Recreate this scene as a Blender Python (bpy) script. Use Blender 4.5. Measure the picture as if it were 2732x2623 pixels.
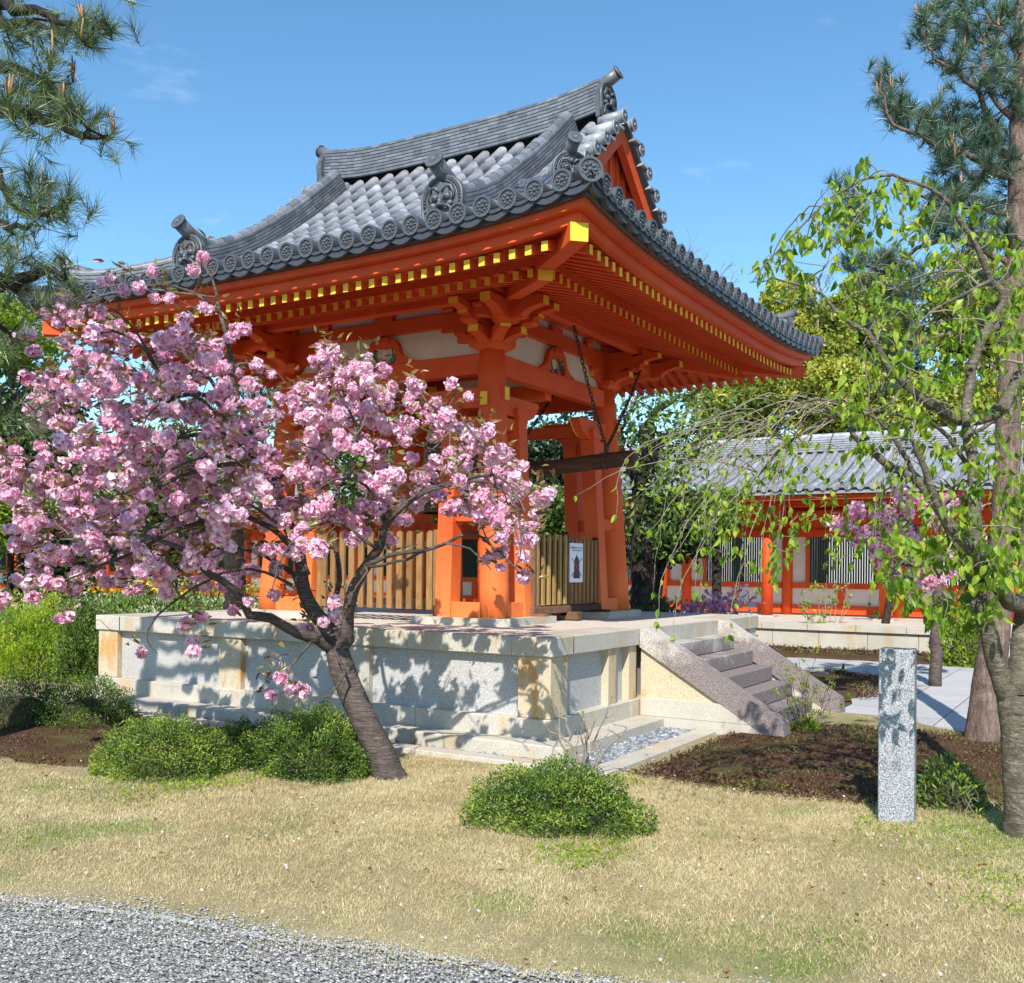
import bpy, math, random
import numpy as np
from mathutils import Vector, Matrix, noise as mnoise
R=math.radians
for o in list(bpy.data.objects): bpy.data.objects.remove(o)
scene=bpy.context.scene
COL=scene.collection
rng=np.random.default_rng(7); random.seed(7)

# ------------------------------------------------------------------ camera, sky, sun, exposure
CAM=np.array([-7.7756,-4.1441,1.6]); FPX=2741.745; PX,PY=1300.30,1505.41
def cam_axes(yaw=0.5534,pitch=0.0038,roll=0.0107):
    f=np.array([math.cos(yaw)*math.cos(pitch),math.sin(yaw)*math.cos(pitch),math.sin(pitch)])
    r=np.array([math.sin(yaw),-math.cos(yaw),0.]); u=np.cross(r,f)
    c,s=math.cos(roll),math.sin(roll)
    return f,c*r+s*u,-s*r+c*u
CF,CR,CU=cam_axes()
cd=bpy.data.cameras.new('camera'); cam=bpy.data.objects.new('camera',cd); COL.objects.link(cam)
cd.sensor_fit='HORIZONTAL'; cd.sensor_width=36; cd.lens=36*FPX/2732
cd.shift_x=-(PX-1366)/2732; cd.shift_y=(PY-1311.5)/2732
cd.clip_start=.05; cd.clip_end=2000
M=Matrix([[CR[i],CU[i],-CF[i],CAM[i]] for i in range(3)]+[[0,0,0,1]])
cam.matrix_world=M; scene.camera=cam
scene.view_settings.view_transform='Standard'; scene.view_settings.look='None'
scene.view_settings.exposure=0.58; scene.view_settings.gamma=1
scene.render.resolution_x=1024; scene.render.resolution_y=983
SUN_EL=R(42); SUN_AZ=math.atan2(-.342,-.94)          # direction towards the sun, from +X
world=bpy.data.worlds.new('World'); scene.world=world; world.use_nodes=True
wn=world.node_tree; wn.nodes.clear()
sky=wn.nodes.new('ShaderNodeTexSky'); sky.sky_type='NISHITA'; sky.sun_disc=False
sky.sun_elevation=SUN_EL; sky.sun_rotation=math.pi/2-SUN_AZ
sky.air_density=1.0; sky.dust_density=0.1; sky.ozone_density=3.0; sky.altitude=50
bg=wn.nodes.new('ShaderNodeBackground'); bg.inputs[1].default_value=0.15
wo=wn.nodes.new('ShaderNodeOutputWorld')
# thin wisps of cloud high in the sky
tc=wn.nodes.new('ShaderNodeTexCoord'); mp=wn.nodes.new('ShaderNodeMapping'); mp.inputs['Scale'].default_value=(1.6,1.6,5)
nz=wn.nodes.new('ShaderNodeTexNoise'); nz.inputs['Scale'].default_value=2.3; nz.inputs['Detail'].default_value=7; nz.inputs['Roughness'].default_value=.62
rp=wn.nodes.new('ShaderNodeValToRGB'); rp.color_ramp.elements[0].position=.645; rp.color_ramp.elements[1].position=.85
rp.color_ramp.elements[0].color=(0,0,0,1); rp.color_ramp.elements[1].color=(.35,.35,.35,1)
mx=wn.nodes.new('ShaderNodeMixRGB'); mx.inputs[2].default_value=(5.5,6.0,6.8,1)
hs=wn.nodes.new('ShaderNodeHueSaturation'); hs.inputs['Saturation'].default_value=1.15; hs.inputs['Value'].default_value=1.0
tn=wn.nodes.new('ShaderNodeMixRGB'); tn.blend_type='MULTIPLY'; tn.inputs[0].default_value=1; tn.inputs[2].default_value=(.97,1.04,.96,1)
for a,b in ((tc.outputs['Generated'],mp.inputs[0]),(mp.outputs[0],nz.inputs[0]),(nz.outputs[0],rp.inputs[0]),(rp.outputs[0],mx.inputs[0]),(sky.outputs[0],hs.inputs['Color']),(hs.outputs[0],tn.inputs[1]),(tn.outputs[0],mx.inputs[1]),(mx.outputs[0],bg.inputs[0]),(bg.outputs[0],wo.inputs[0])):
    wn.links.new(a,b)
sd=bpy.data.lights.new('sun','SUN'); sd.energy=4.4; sd.angle=R(.5); sd.color=(1,.95,.87)
sun=bpy.data.objects.new('sun',sd); COL.objects.link(sun)
sv=Vector((math.cos(SUN_EL)*math.cos(SUN_AZ),math.cos(SUN_EL)*math.sin(SUN_AZ),math.sin(SUN_EL)))
sun.rotation_euler=sv.to_track_quat('Z','Y').to_euler(); sun.location=(0,0,30)

# ------------------------------------------------------------------ helpers
def ray(x,y):                       # x,y measured on a 1960 px wide copy of the photograph
    x*=1.39388;y*=1.39388
    return CF+CR*((x-PX)/FPX)+CU*((PY-y)/FPX)
def at(x,y,dep): return CAM+ray(x,y)*dep
def on(x,y,n,c):
    d=ray(x,y); n=np.array(n,float); return CAM+d*((c-n@CAM)/(n@d))
def gnd(x,y,z=0): return on(x,y,(0,0,1),z)
def nrm(v):
    v=np.asarray(v,float); return v/(np.linalg.norm(v)+1e-12)

class MB:
    def __init__(s): s.V=[];s.F=[];s.n=0;s.smooth=[]
    def add(s,V,F,mat=0,rnd=None,smooth=False):
        V=np.asarray(V,float).reshape(-1,3)
        if rnd is None: rnd=random.random()
        s.V.append((V,rnd))
        if isinstance(F,np.ndarray): s.F.append((F+s.n,mat,smooth))
        else:
            by={}
            for f in F: by.setdefault(len(f),[]).append(f)
            for kk,fs in by.items(): s.F.append((np.array(fs)+s.n,mat,smooth))
        s.n+=len(V)
    def box(s,c,size,mat=0,ax=None,rnd=None,bev=0):
        x,y,z=[v/2 for v in size]
        if bev>0:
            b=min(bev,x*.9,y*.9,z*.9)
            P=[];
            for sx in(-1,1):
                for sy in(-1,1):
                    for sz in(-1,1):
                        P+= [(sx*x,sy*(y-b),sz*(z-b)),(sx*(x-b),sy*y,sz*(z-b)),(sx*(x-b),sy*(y-b),sz*z)]
            P=np.array(P)
            idx=lambda sx,sy,sz,k:((sx*2+sy)*2+sz)*3+k
            F=[]
            for k,(o1,o2) in enumerate(((1,2),(0,2),(0,1))):
                for sg in (0,1):
                    q=[]
                    for (u,v) in ((0,0),(1,0),(1,1),(0,1)):
                        t=[0,0,0];t[k]=sg;t[o1]=u;t[o2]=v;q.append(idx(*t,k))
                    F.append(q)
            for k in range(3):                       # edges along axis k
                o1,o2=[i for i in range(3) if i!=k]
                for u in(0,1):
                    for v in(0,1):
                        a=[0,0,0];a[k]=0;a[o1]=u;a[o2]=v;b2=list(a);b2[k]=1
                        F.append([idx(*a,o1),idx(*b2,o1),idx(*b2,o2),idx(*a,o2)])
            for i in range(8): F.append([i*3,i*3+1,i*3+2])
            # fix winding outward
            G=[]
            for f in F:
                p=P[f];nn=np.cross(p[1]-p[0],p[2]-p[0])
                G.append(f if nn@p.mean(0)>0 else f[::-1])
            F=G
        else:
            P=np.array([(i,j,k) for i in(-x,x) for j in(-y,y) for k in(-z,z)])
            F=[(0,1,3,2),(4,6,7,5),(0,4,5,1),(2,3,7,6),(0,2,6,4),(1,5,7,3)]
        if ax is not None: P=P@np.array(ax,float)
        s.add(P+np.array(c,float),F,mat,rnd)
    def prism(s,poly,O,A,B,N,t0,t1,mat=0,rnd=None,smooth=False):   # poly in (A,B) plane, extruded along N
        O,A,B,N=[np.array(v,float) for v in(O,A,B,N)]
        n=len(poly);ar=sum(poly[i][0]*poly[(i+1)%n][1]-poly[(i+1)%n][0]*poly[i][1] for i in range(n))
        if (ar>0)!=(np.cross(A,B)@N>0): poly=poly[::-1]
        P=[O+A*p[0]+B*p[1]+N*t0 for p in poly]+[O+A*p[0]+B*p[1]+N*t1 for p in poly]
        F=[tuple(range(n))[::-1],tuple(range(n,2*n))]+[(i,(i+1)%n,n+(i+1)%n,n+i) for i in range(n)]
        s.add(P,F,mat,rnd,smooth)
    def tube(s,pts,rad,sides=6,mat=0,rnd=None,cap=True,smooth=True):
        pts=np.asarray(pts,float);n=len(pts)
        rad=np.full(n,rad) if np.isscalar(rad) else np.asarray(rad,float)
        T=np.gradient(pts,axis=0);T/=np.linalg.norm(T,axis=1)[:,None]+1e-12
        u=np.cross(T[0],(0,0,1)); 
        if np.linalg.norm(u)<.1:u=np.cross(T[0],(1,0,0))
        u/=np.linalg.norm(u);th=np.arange(sides)*2*math.pi/sides;c,si=np.cos(th)[:,None],np.sin(th)[:,None]
        V=[]
        for i in range(n):
            u=u-T[i]*(u@T[i]);u/=np.linalg.norm(u)+1e-12;w=np.cross(T[i],u)
            V.append(pts[i]+rad[i]*(c*u+si*w))
        V=np.concatenate(V)
        i=np.arange(n-1)[:,None]*sides;j=np.arange(sides)[None,:];k=(j+1)%sides
        F=np.stack([i+j,i+k,i+k+sides,i+j+sides],-1).reshape(-1,4)
        s.add(V,F,mat,rnd,smooth)
        if cap:
            e=(n-1)*sides
            s.F.append((np.array([list(range(sides))[::-1]])+s.n-len(V),mat,False));s.F.append((np.array([[e+q for q in range(sides)]])+s.n-len(V),mat,False))
    def ell(s,c,r,ax=None,seg=10,rings=6,mat=0,rnd=None):
        P=[(0,0,1)]
        for i in range(1,rings):
            t=math.pi*i/rings
            for j in range(seg):
                p=2*math.pi*j/seg;P.append((math.sin(t)*math.cos(p),math.sin(t)*math.sin(p),math.cos(t)))
        P.append((0,0,-1));P=np.array(P)*np.array(r,float)
        if ax is not None:P=P@np.array(ax,float)
        F=[(0,1+j,1+(j+1)%seg) for j in range(seg)]
        for i in range(rings-2):
            b=1+i*seg
            F+=[(b+j,b+seg+j,b+seg+(j+1)%seg,b+(j+1)%seg) for j in range(seg)]
        b=1+(rings-2)*seg;F+=[(b+(j+1)%seg,b+j,len(P)-1) for j in range(seg)]
        s.add(P+np.array(c,float),F,mat,rnd,True)
    def build(s,name,mats,parent=None,fn=None,loc=None):
        me=bpy.data.meshes.new(name)
        V=np.concatenate([v for v,_ in s.V]); 
        rn=np.concatenate([ (np.full(len(v),r) if np.isscalar(r) else np.asarray(r,float)) for v,r in s.V])
        if fn is not None: V=fn(V)
        o=bpy.data.objects.new(name,me)
        base=np.zeros(3)
        if parent is not None:
            q=parent; 
            while q is not None: base=base+np.array(q.location); q=q.parent
        if loc is not None:
            o.location=Vector(np.array(loc,float)-base); base=np.array(loc,float)
        V=V-base
        me.vertices.add(len(V)); me.vertices.foreach_set('co',V.astype(np.float32).ravel())
        tot=sum(f.size for f,_,_ in s.F); nf=sum(len(f) for f,_,_ in s.F)
        li=np.concatenate([f.ravel() for f,_,_ in s.F]).astype(np.int32)
        ls=np.concatenate([np.full(len(f),f.shape[1]) for f,_,_ in s.F])
        me.loops.add(tot); me.loops.foreach_set('vertex_index',li)
        me.polygons.add(nf); me.polygons.foreach_set('loop_start',np.concatenate([[0],np.cumsum(ls)[:-1]]).astype(np.int32))
        me.polygons.foreach_set('loop_total',ls.astype(np.int32))
        me.polygons.foreach_set('material_index',np.concatenate([np.full(len(f),m) for f,m,_ in s.F]).astype(np.int32))
        me.polygons.foreach_set('use_smooth',np.concatenate([np.full(len(f),sm) for f,_,sm in s.F]))
        at_=me.attributes.new('rnd','FLOAT','POINT'); at_.data.foreach_set('value',rn.astype(np.float32))
        me.update(calc_edges=True)
        for m in (mats if isinstance(mats,(list,tuple)) else [mats]): me.materials.append(m)
        COL.objects.link(o)
        if parent is not None: o.parent=parent
        return o
def tag(o,label=None,cat=None,group=None,kind=None):
    if label:o['label']=label
    if cat:o['category']=cat
    if group:o['group']=group
    if kind:o['kind']=kind
    return o
def empty(name,loc,label,cat,group=None):
    o=bpy.data.objects.new(name,None); COL.objects.link(o); o.location=Vector(loc); o.empty_display_size=.2
    return tag(o,label,cat,group)

# ------------------------------------------------------------------ materials
class NT:
    def __init__(s,name):
        s.m=bpy.data.materials.new(name); s.m.use_nodes=True; s.t=s.m.node_tree; s.t.nodes.clear()
        s.out=s.t.nodes.new('ShaderNodeOutputMaterial')
    def n(s,ty,**kw):
        x=s.t.nodes.new(ty)
        for k,v in kw.items():
            if k.startswith('i_'):
                k=k[2:]; k=int(k) if k.isdigit() else k.replace('_',' ')
                x.inputs[k].default_value=v
            else: setattr(x,k,v)
        return x
    def l(s,a,b): s.t.links.new(a,b)
    def coord(s,kind='Object',scale=(1,1,1)):
        tc=s.n('ShaderNodeTexCoord'); mp=s.n('ShaderNodeMapping'); mp.inputs['Scale'].default_value=scale
        s.l(tc.outputs[kind],mp.inputs[0]); return mp.outputs[0]
    def noise(s,co,scale,detail=4,rough=.6,dist=0):
        x=s.n('ShaderNodeTexNoise'); x.inputs['Scale'].default_value=scale;x.inputs['Detail'].default_value=detail;x.inputs['Roughness'].default_value=rough;x.inputs['Distortion'].default_value=dist
        s.l(co,x.inputs['Vector']); return x.outputs['Fac']
    def vor(s,co,scale,out='Distance',feature='F1'):
        x=s.n('ShaderNodeTexVoronoi'); x.feature=feature; x.inputs['Scale'].default_value=scale; s.l(co,x.inputs['Vector']); return x.outputs[out]
    def ramp(s,f,stops,interp='LINEAR'):
        x=s.n('ShaderNodeValToRGB'); cr=x.color_ramp; cr.interpolation=interp
        while len(cr.elements)<len(stops): cr.elements.new(.5)
        for e,(p,c) in zip(cr.elements,stops):
            e.position=p; e.color=(*(c if not np.isscalar(c) else (c,c,c)),1)
        s.l(f,x.inputs[0]); return x.outputs[0]
    def mix(s,f,a,b,mode='MIX'):
        x=s.n('ShaderNodeMixRGB',blend_type=mode)
        for i,v in ((0,f),(1,a),(2,b)):
            if hasattr(v,'is_linked') or isinstance(v,bpy.types.NodeSocket): s.l(v,x.inputs[i])
            elif np.isscalar(v): x.inputs[i].default_value=v if i==0 else (v,v,v,1)
            else: x.inputs[i].default_value=(*v,1)
        return x.outputs[0]
    def math(s,op,a,b=None):
        x=s.n('ShaderNodeMath',operation=op)
        for i,v in ((0,a),(1,b)):
            if v is None: continue
            if isinstance(v,bpy.types.NodeSocket): s.l(v,x.inputs[i])
            else: x.inputs[i].default_value=v
        return x.outputs[0]
    def attr(s,name='rnd'): 
        x=s.n('ShaderNodeAttribute'); x.attribute_name=name; return x.outputs['Fac']
    def bump(s,h,strength=.3,dist=.01):
        x=s.n('ShaderNodeBump'); x.inputs['Strength'].default_value=strength; x.inputs['Distance'].default_value=dist
        s.l(h,x.inputs['Height']); return x.outputs[0]
    def pbr(s,col,rough=.7,bump=None,spec=.5,metal=0,coat=0):
        p=s.n('ShaderNodeBsdfPrincipled'); 
        if isinstance(col,bpy.types.NodeSocket): s.l(col,p.inputs['Base Color'])
        else: p.inputs['Base Color'].default_value=(*col,1)
        if isinstance(rough,bpy.types.NodeSocket): s.l(rough,p.inputs['Roughness'])
        else: p.inputs['Roughness'].default_value=rough
        p.inputs['Specular IOR Level'].default_value=spec; p.inputs['Metallic'].default_value=metal
        if bump is not None: s.l(bump,p.inputs['Normal'])
        s.l(p.outputs[0],s.out.inputs[0]); return s.m
    def leaf(s,col,tcol=None,amt=.4,rough=.5,gloss=.06):
        d=s.n('ShaderNodeBsdfDiffuse'); t=s.n('ShaderNodeBsdfTranslucent'); g=s.n('ShaderNodeBsdfGlossy'); g.inputs['Roughness'].default_value=rough
        s.l(col,d.inputs[0]); s.l(tcol if tcol is not None else col,t.inputs[0])
        m=s.n('ShaderNodeMixShader'); m.inputs[0].default_value=amt; s.l(d.outputs[0],m.inputs[1]); s.l(t.outputs[0],m.inputs[2])
        m2=s.n('ShaderNodeMixShader'); m2.inputs[0].default_value=gloss; s.l(m.outputs[0],m2.inputs[1]); s.l(g.outputs[0],m2.inputs[2])
        s.l(m2.outputs[0],s.out.inputs[0]); return s.m

def m_red(name='vermilion_paint',a=(.62,.068,.013),b=(.74,.108,.019),fade=True):
    t=NT(name); co=t.coord(); f=t.noise(co,1.7,5,.6); g=t.noise(t.coord(scale=(9,9,1.2)),6,4,.6)
    c=t.ramp(f,[(.3,a),(.7,b)])
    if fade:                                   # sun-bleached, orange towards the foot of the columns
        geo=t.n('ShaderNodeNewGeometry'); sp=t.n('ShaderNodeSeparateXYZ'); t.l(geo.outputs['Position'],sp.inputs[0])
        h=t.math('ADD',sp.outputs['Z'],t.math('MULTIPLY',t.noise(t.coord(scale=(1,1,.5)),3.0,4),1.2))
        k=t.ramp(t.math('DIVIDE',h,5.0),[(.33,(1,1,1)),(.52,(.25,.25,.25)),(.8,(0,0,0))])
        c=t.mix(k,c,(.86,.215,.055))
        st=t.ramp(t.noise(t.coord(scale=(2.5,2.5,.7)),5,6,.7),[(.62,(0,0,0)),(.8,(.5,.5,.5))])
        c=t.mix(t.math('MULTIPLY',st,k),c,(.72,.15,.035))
    c=t.mix(t.ramp(g,[(.35,(.12,.12,.12)),(.7,(0,0,0))]),c,(.40,.045,.014))
    return t.pbr(c,.62,t.bump(g,.12,.004),spec=.3)
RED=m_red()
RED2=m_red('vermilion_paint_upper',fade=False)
def m_simple(name,a,b,scale=4,rough=.7,bs=.15,bd=.004,det=5,spec=.4,stretch=(1,1,1)):
    t=NT(name); f=t.noise(t.coord(scale=stretch),scale,det,.65)
    return t.pbr(t.ramp(f,[(.3,a),(.7,b)]),rough,t.bump(f,bs,bd),spec=spec)
YEL=m_simple('ochre_paint',(.78,.47,.03),(.88,.58,.05),9)
PLASTER=m_simple('white_plaster',(.62,.55,.50),(.72,.66,.61),3,.85,.1)
def m_tile(name='roof_tile',lo=(.058,.062,.072),hi=(.155,.163,.18)):
    t=NT(name); r=t.attr(); f=t.noise(t.coord(),7,6,.7); s2=t.noise(t.coord(),40,3,.6)
    c=t.ramp(r,[(0,lo),(.5,tuple((np.array(lo)+hi)/2)),(1,hi)])
    c=t.mix(t.ramp(f,[(.35,(.5,.5,.5)),(.62,(0,0,0))]),c,(.06,.065,.075))
    c=t.mix(t.ramp(s2,[(.62,(0,0,0)),(.75,(.35,.35,.35))]),c,(.26,.27,.27))
    return t.pbr(c,t.ramp(f,[(.3,(.3,.3,.3)),(.7,(.5,.5,.5))]),t.bump(s2,.12,.003),spec=.6)
TILE=m_tile(); TILEL=m_tile('roof_tile_pale',(.27,.28,.30),(.44,.45,.475)); TILER=m_tile('ridge_tile',(.12,.13,.15),(.24,.25,.28)); TILED=m_tile('roof_tile_dark',(.035,.038,.045),(.075,.08,.092))
def m_granite(name,base=(.52,.51,.49),dark=(.16,.16,.17),sc=140,stain=None,amt=.5,grime=.35,zs=1.0,thr=.55):
    t=NT(name); co=t.coord(); v=t.vor(co,sc,'Color'); n1=t.noise(co,sc*.9,2,.5)
    sp=t.ramp(n1,[(thr-.12,dark),(thr,base)])
    wp=t.ramp(t.noise(co,sc*.55,2,.5),[(.6,(0,0,0)),(.68,(.5,.5,.5))]); c=t.mix(wp,sp,tuple(min(1,b*1.3) for b in base))
    gr=t.noise(co,1.3,6,.65)
    c=t.mix(t.ramp(gr,[(.45,(0,0,0)),(.75,(grime,)*3)]),c,tuple(b*.45 for b in base))
    if stain is not None:
        sn=t.noise(t.coord(scale=(1.2,1.2,.45)),2.6,5,.6)
        c=t.mix(t.ramp(sn,[(.5,(0,0,0)),(.62,(amt,)*3)]),c,stain,'MULTIPLY')
    return t.pbr(c,.75,t.bump(n1,.25,.003),spec=.3)
GRAN=m_granite('pale_granite',(.58,.57,.55),(.27,.27,.275),150,(1,.93,.82),.5,.4)
GRAN_W=m_granite('weathered_granite',(.58,.54,.46),(.38,.35,.30),190,(1.0,.78,.50),.6,.45)
GRAN_S=m_granite('rust_stained_granite',(.62,.53,.38),(.42,.34,.22),170,(1.0,.62,.26),.95,.25)
FLOORST=m_granite('platform_floor_stone',(.66,.60,.52),(.50,.45,.38),60,(1,.93,.84),.5,.2)
m=NT('purple_grime_granite'); co=m.coord(); n1=m.noise(co,110,2); n2=m.noise(m.coord(scale=(1,1,1)),3,6,.7)
geo=m.n('ShaderNodeNewGeometry'); spz=m.n('ShaderNodeSeparateXYZ'); m.l(geo.outputs['Position'],spz.inputs[0])
dirt=m.ramp(m.math('ADD',m.math('MULTIPLY',spz.outputs['Z'],-.85),m.math('ADD',n2,.62)),[(.35,(0,0,0)),(.55,(.85,.85,.85))])
c=m.mix(dirt,m.ramp(n1,[(.42,(.30,.27,.24)),(.55,(.60,.56,.50))]),m.ramp(n1,[(.42,(.11,.085,.085)),(.6,(.27,.21,.21))]))
GRAN_P=m.pbr(c,.85,m.bump(n1,.3,.003),spec=.2)
# ------------------------------------------------------------------ ground, lawn, paths
def sheet(name,poly,z,mat,kind='structure',th=None):
    b=MB(); n=len(poly)
    if th is None: b.add([(x,y,z) for x,y in poly],[tuple(range(n))],0,.5)
    else: b.prism(poly,(0,0,0),(1,0,0),(0,1,0),(0,0,1),z-th,z)
    return tag(b.build(name,mat),kind=kind)
def hgt(x,y): return .014+.012*math.sin(x*1.7+y*.9)+.010*math.sin(x*.8-y*2.1+1)
def m_lawn():
    t=NT('dry_lawn'); co=t.coord(); a=t.noise(co,1.1,6,.65); b=t.noise(co,95,3,.7); g=t.noise(t.coord(scale=(1,1.4,1)),.75,5,.6)
    c=t.ramp(b,[(.3,(.24,.185,.095)),(.5,(.40,.33,.18)),(.75,(.56,.475,.28))])
    c=t.mix(t.ramp(g,[(.52,(0,0,0)),(.68,(.7,.7,.7))]),c,(.16,.21,.05))
    c=t.mix(t.ramp(a,[(.3,(.5,.5,.5)),(.5,(0,0,0))]),c,(.24,.18,.09))
    return t.pbr(c,.95,t.bump(b,.8,.02),spec=.1)
LAWN=m_lawn()
def m_soil(name,a,b,c3):
    t=NT(name); co=t.coord(); n=t.noise(co,26,6,.75); g=t.noise(co,2.2,5,.65); s=t.noise(co,90,2,.7)
    c=t.ramp(n,[(.3,a),(.6,b),(.8,tuple(min(1,x*1.7) for x in b))])
    c=t.mix(t.ramp(g,[(.5,(0,0,0)),(.66,(.75,.75,.75))]),c,c3)
    return t.pbr(c,.95,t.bump(t.mix(.5,n,s),.9,.02),spec=.1)
SOIL=m_soil('brown_moss_soil',(.04,.024,.014),(.11,.062,.035),(.11,.11,.035))
SOILG=m_soil('earth',(.06,.05,.03),(.13,.11,.07),(.06,.09,.03))
def m_gravel(name,sc,cols,rnd=1.):
    t=NT(name); co=t.coord(); v=t.n('ShaderNodeTexVoronoi'); v.inputs['Scale'].default_value=sc; t.l(co,v.inputs['Vector'])
    bw=t.n('ShaderNodeSeparateColor'); t.l(v.outputs['Color'],bw.inputs[0])
    c=t.ramp(bw.outputs[0],cols); 
    c=t.mix(t.ramp(v.outputs['Distance'],[(.35,(0,0,0)),(.75,(.75,.75,.75))]),c,(.05,.05,.045))
    c=t.mix(t.ramp(t.noise(co,1.5,4),[(.5,(0,0,0)),(.8,(.5,.5,.5))]),c,(.42,.37,.27))
    inv=t.math('SUBTRACT',1.0,v.outputs['Distance'])
    return t.pbr(c,.85,t.bump(inv,.7,.007),spec=.25)
GRAV=m_gravel('grey_gravel',105,[(0,(.17,.165,.15)),(.4,(.28,.27,.245)),(.75,(.38,.365,.33)),(1,(.55,.52,.46))])
BLUESTONE=m_simple('river_stone',(.13,.15,.17),(.30,.33,.36),30,.7)
def m_pave():
    t=NT('paving_stone'); co=t.coord(); b=t.n('ShaderNodeTexBrick'); t.l(t.coord(scale=(1,1,1)),b.inputs['Vector'])
    b.offset=.5; b.inputs['Scale'].default_value=1; b.inputs['Mortar Size'].default_value=.008; b.inputs['Brick Width'].default_value=1.25; b.inputs['Row Height'].default_value=.62; b.inputs['Mortar Smooth'].default_value=.2
    b.inputs['Color1'].default_value=(.46,.46,.46,1);b.inputs['Color2'].default_value=(.55,.54,.53,1);b.inputs['Mortar'].default_value=(.12,.11,.10,1)
    n=t.noise(co,60,3,.6); n2=t.noise(co,.8,5)
    c=t.mix(t.ramp(n,[(.4,(.25,.25,.25)),(.6,(0,0,0))]),b.outputs['Color'],(.2,.2,.21))
    c=t.mix(t.ramp(n2,[(.4,(0,0,0)),(.7,(.3,.3,.3))]),c,(.3,.28,.25))
    return t.pbr(c,.75,t.bump(n,.15,.003),spec=.3)
PAVE=m_pave()
sheet('ground',[(-400,-400),(700,-400),(700,700),(-400,700)],-.03,SOILG)
# lawn: a gently uneven sheet with a ragged edge along the gravel
def edge_x(y):                                  # X of the lawn/gravel edge for a given Y
    return -4.62+ .05*(y) +.10*math.sin(y*2.3)+.06*math.sin(y*5.1+1)+( .55 if False else 0)
GE=[gnd(*p)[:2] for p in ((-150,1712),(0,1722),(150,1740),(330,1762),(520,1800),(700,1815),(860,1840),(1020,1868),(1250,1895),(1600,1930),(2100,1960))]
def gravel_edge(y):
    ys=[p[1] for p in GE]; xs=[p[0] for p in GE]
    o=np.argsort(ys); return float(np.interp(y,np.array(ys)[o],np.array(xs)[o]))
b=MB(); nx,ny=70,170; V=[];F=[]
for i in range(nx+1):
    for j in range(ny+1):
        y=-7+18*j/ny; x0=gravel_edge(y)+.05*mnoise.noise(Vector((y*3.1,0,2)))+.03*mnoise.noise(Vector((y*9,3,2))); x=x0+(4.2-x0)*i/nx
        V.append((x,y,hgt(x,y) if i>0 else -.02))
for i in range(nx):
    for j in range(ny):
        k=i*(ny+1)+j; F.append((k,k+ny+1,k+ny+2,k+1))
b.add(V,np.array(F),0,.5,True); tag(b.build('lawn',LAWN),kind='structure')
sheet('gravel_yard',[(-14,-14),(-3.3,-14),(-3.9,14),(-14,14)],-.016,GRAV)
# brown moss beds
def blob(name,pts,z,mat,amp=.12):
    P=[];n=len(pts)
    for i in range(n):
        a,c=np.array(pts[i]),np.array(pts[(i+1)%n])
        L=np.linalg.norm(c-a);m=max(2,int(L/.12))
        for j in range(m):
            p=a+(c-a)*j/m; q=Vector((p[0]*2.3,p[1]*2.3,z)); P.append((p[0]+amp*mnoise.noise(q),p[1]+amp*mnoise.noise(q+Vector((9,9,9)))))
    c0=np.mean(P,0); b=MB()
    rings=8;V=[];F=[];m=len(P)
    for r in range(rings+1):
        t=1-r/rings
        for p in P:
            x,y=c0+(np.array(p)-c0)*t; V.append((x,y,z+(-.035 if r==0 else .035+.02*mnoise.noise(Vector((x*3,y*3,0)))) if mat is SOIL else z))
    for r in range(rings):
        for i in range(m): F.append((r*m+i,r*m+(i+1)%m,(r+1)*m+(i+1)%m,(r+1)*m+i))
    b.add(V,np.array(F),0,.5,True)
    return tag(b.build(name,mat),kind='structure')
blob('moss_bed',[(-.33,-.84),(2.46,-.82),(2.94,-1.58),(3.23,-2.93),(3.13,-4.17),(.59,-4.07),(-.19,-2.95),(-.44,-2.09)],.012,SOIL)
blob('moss_bed',[(-.64,2.09),(-.62,6.41),(-2.93,6.07),(-2.65,2.84),(-1.35,2.28)],.012,SOIL,.2)
sheet('paved_path',[(1.95,-1.42),(2.7,-1.46),(3.03,-8.46),(12.3,-8),(12.2,9),(10.8,9),(10.85,0),(5.12,-1.38)],.006,PAVE)
sheet('paved_path',[(5.12,-1.11),(5.12,-.6),(10.84,1.0),(10.85,0),(9.61,-.23),(7.8,-.27)],.004,PAVE)
blob('moss_bed',[(5.26,-1.15),(8.53,.06),(7.9,-1.09),(5.69,-1.32)],.02,SOIL,.05)
blob('moss_bed',[(11.4,9),(11.4,-8),(13.3,-8),(13.3,9)],.02,SOIL,.15)
sheet('paved_path',[(-1.9,7.2),(10.8,7.0),(10.8,8.8),(-3.3,9.1)],.004,PAVE)

# ------------------------------------------------------------------ stone platform
CX0,CY0=2.9325,3.0027; H=3.18; SX,SY=CX0/H,CY0/H; SA0,SA1=(1.876-CX0)/SX,(4.368-CX0)/SX
def TW(V):
    V=np.array(V,float); return np.stack([CX0+V[:,0]*SX,CY0+V[:,1]*SY,V[:,2]],1)
NN=[(-1,0),(0,-1),(1,0),(0,1)]
def fr(k):                                      # outward, along
    n=np.array([*NN[k],0.]); t=np.array([-n[1],n[0],0.]); return n,t
def sb(b,k,a0,a1,b0,b1,z0,z1,mat=0,rnd=None,bev=0):
    n,t=fr(k); b.box(t*(a0+a1)/2+n*(b0+b1)/2+np.array([0,0,(z0+z1)/2]),(abs(a1-a0),abs(b1-b0),z1-z0),mat,(t,n,(0,0,1)),rnd,bev)
plat=empty('stone_platform',(CX0,CY0,0),'square pale granite platform with coping, pilasters and a stair, under the red bell tower','platform')
ZT,ZC,ZP,ZQ,ZS=1.0075,.8386,.2996,.1303,.136
b=MB()
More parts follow.
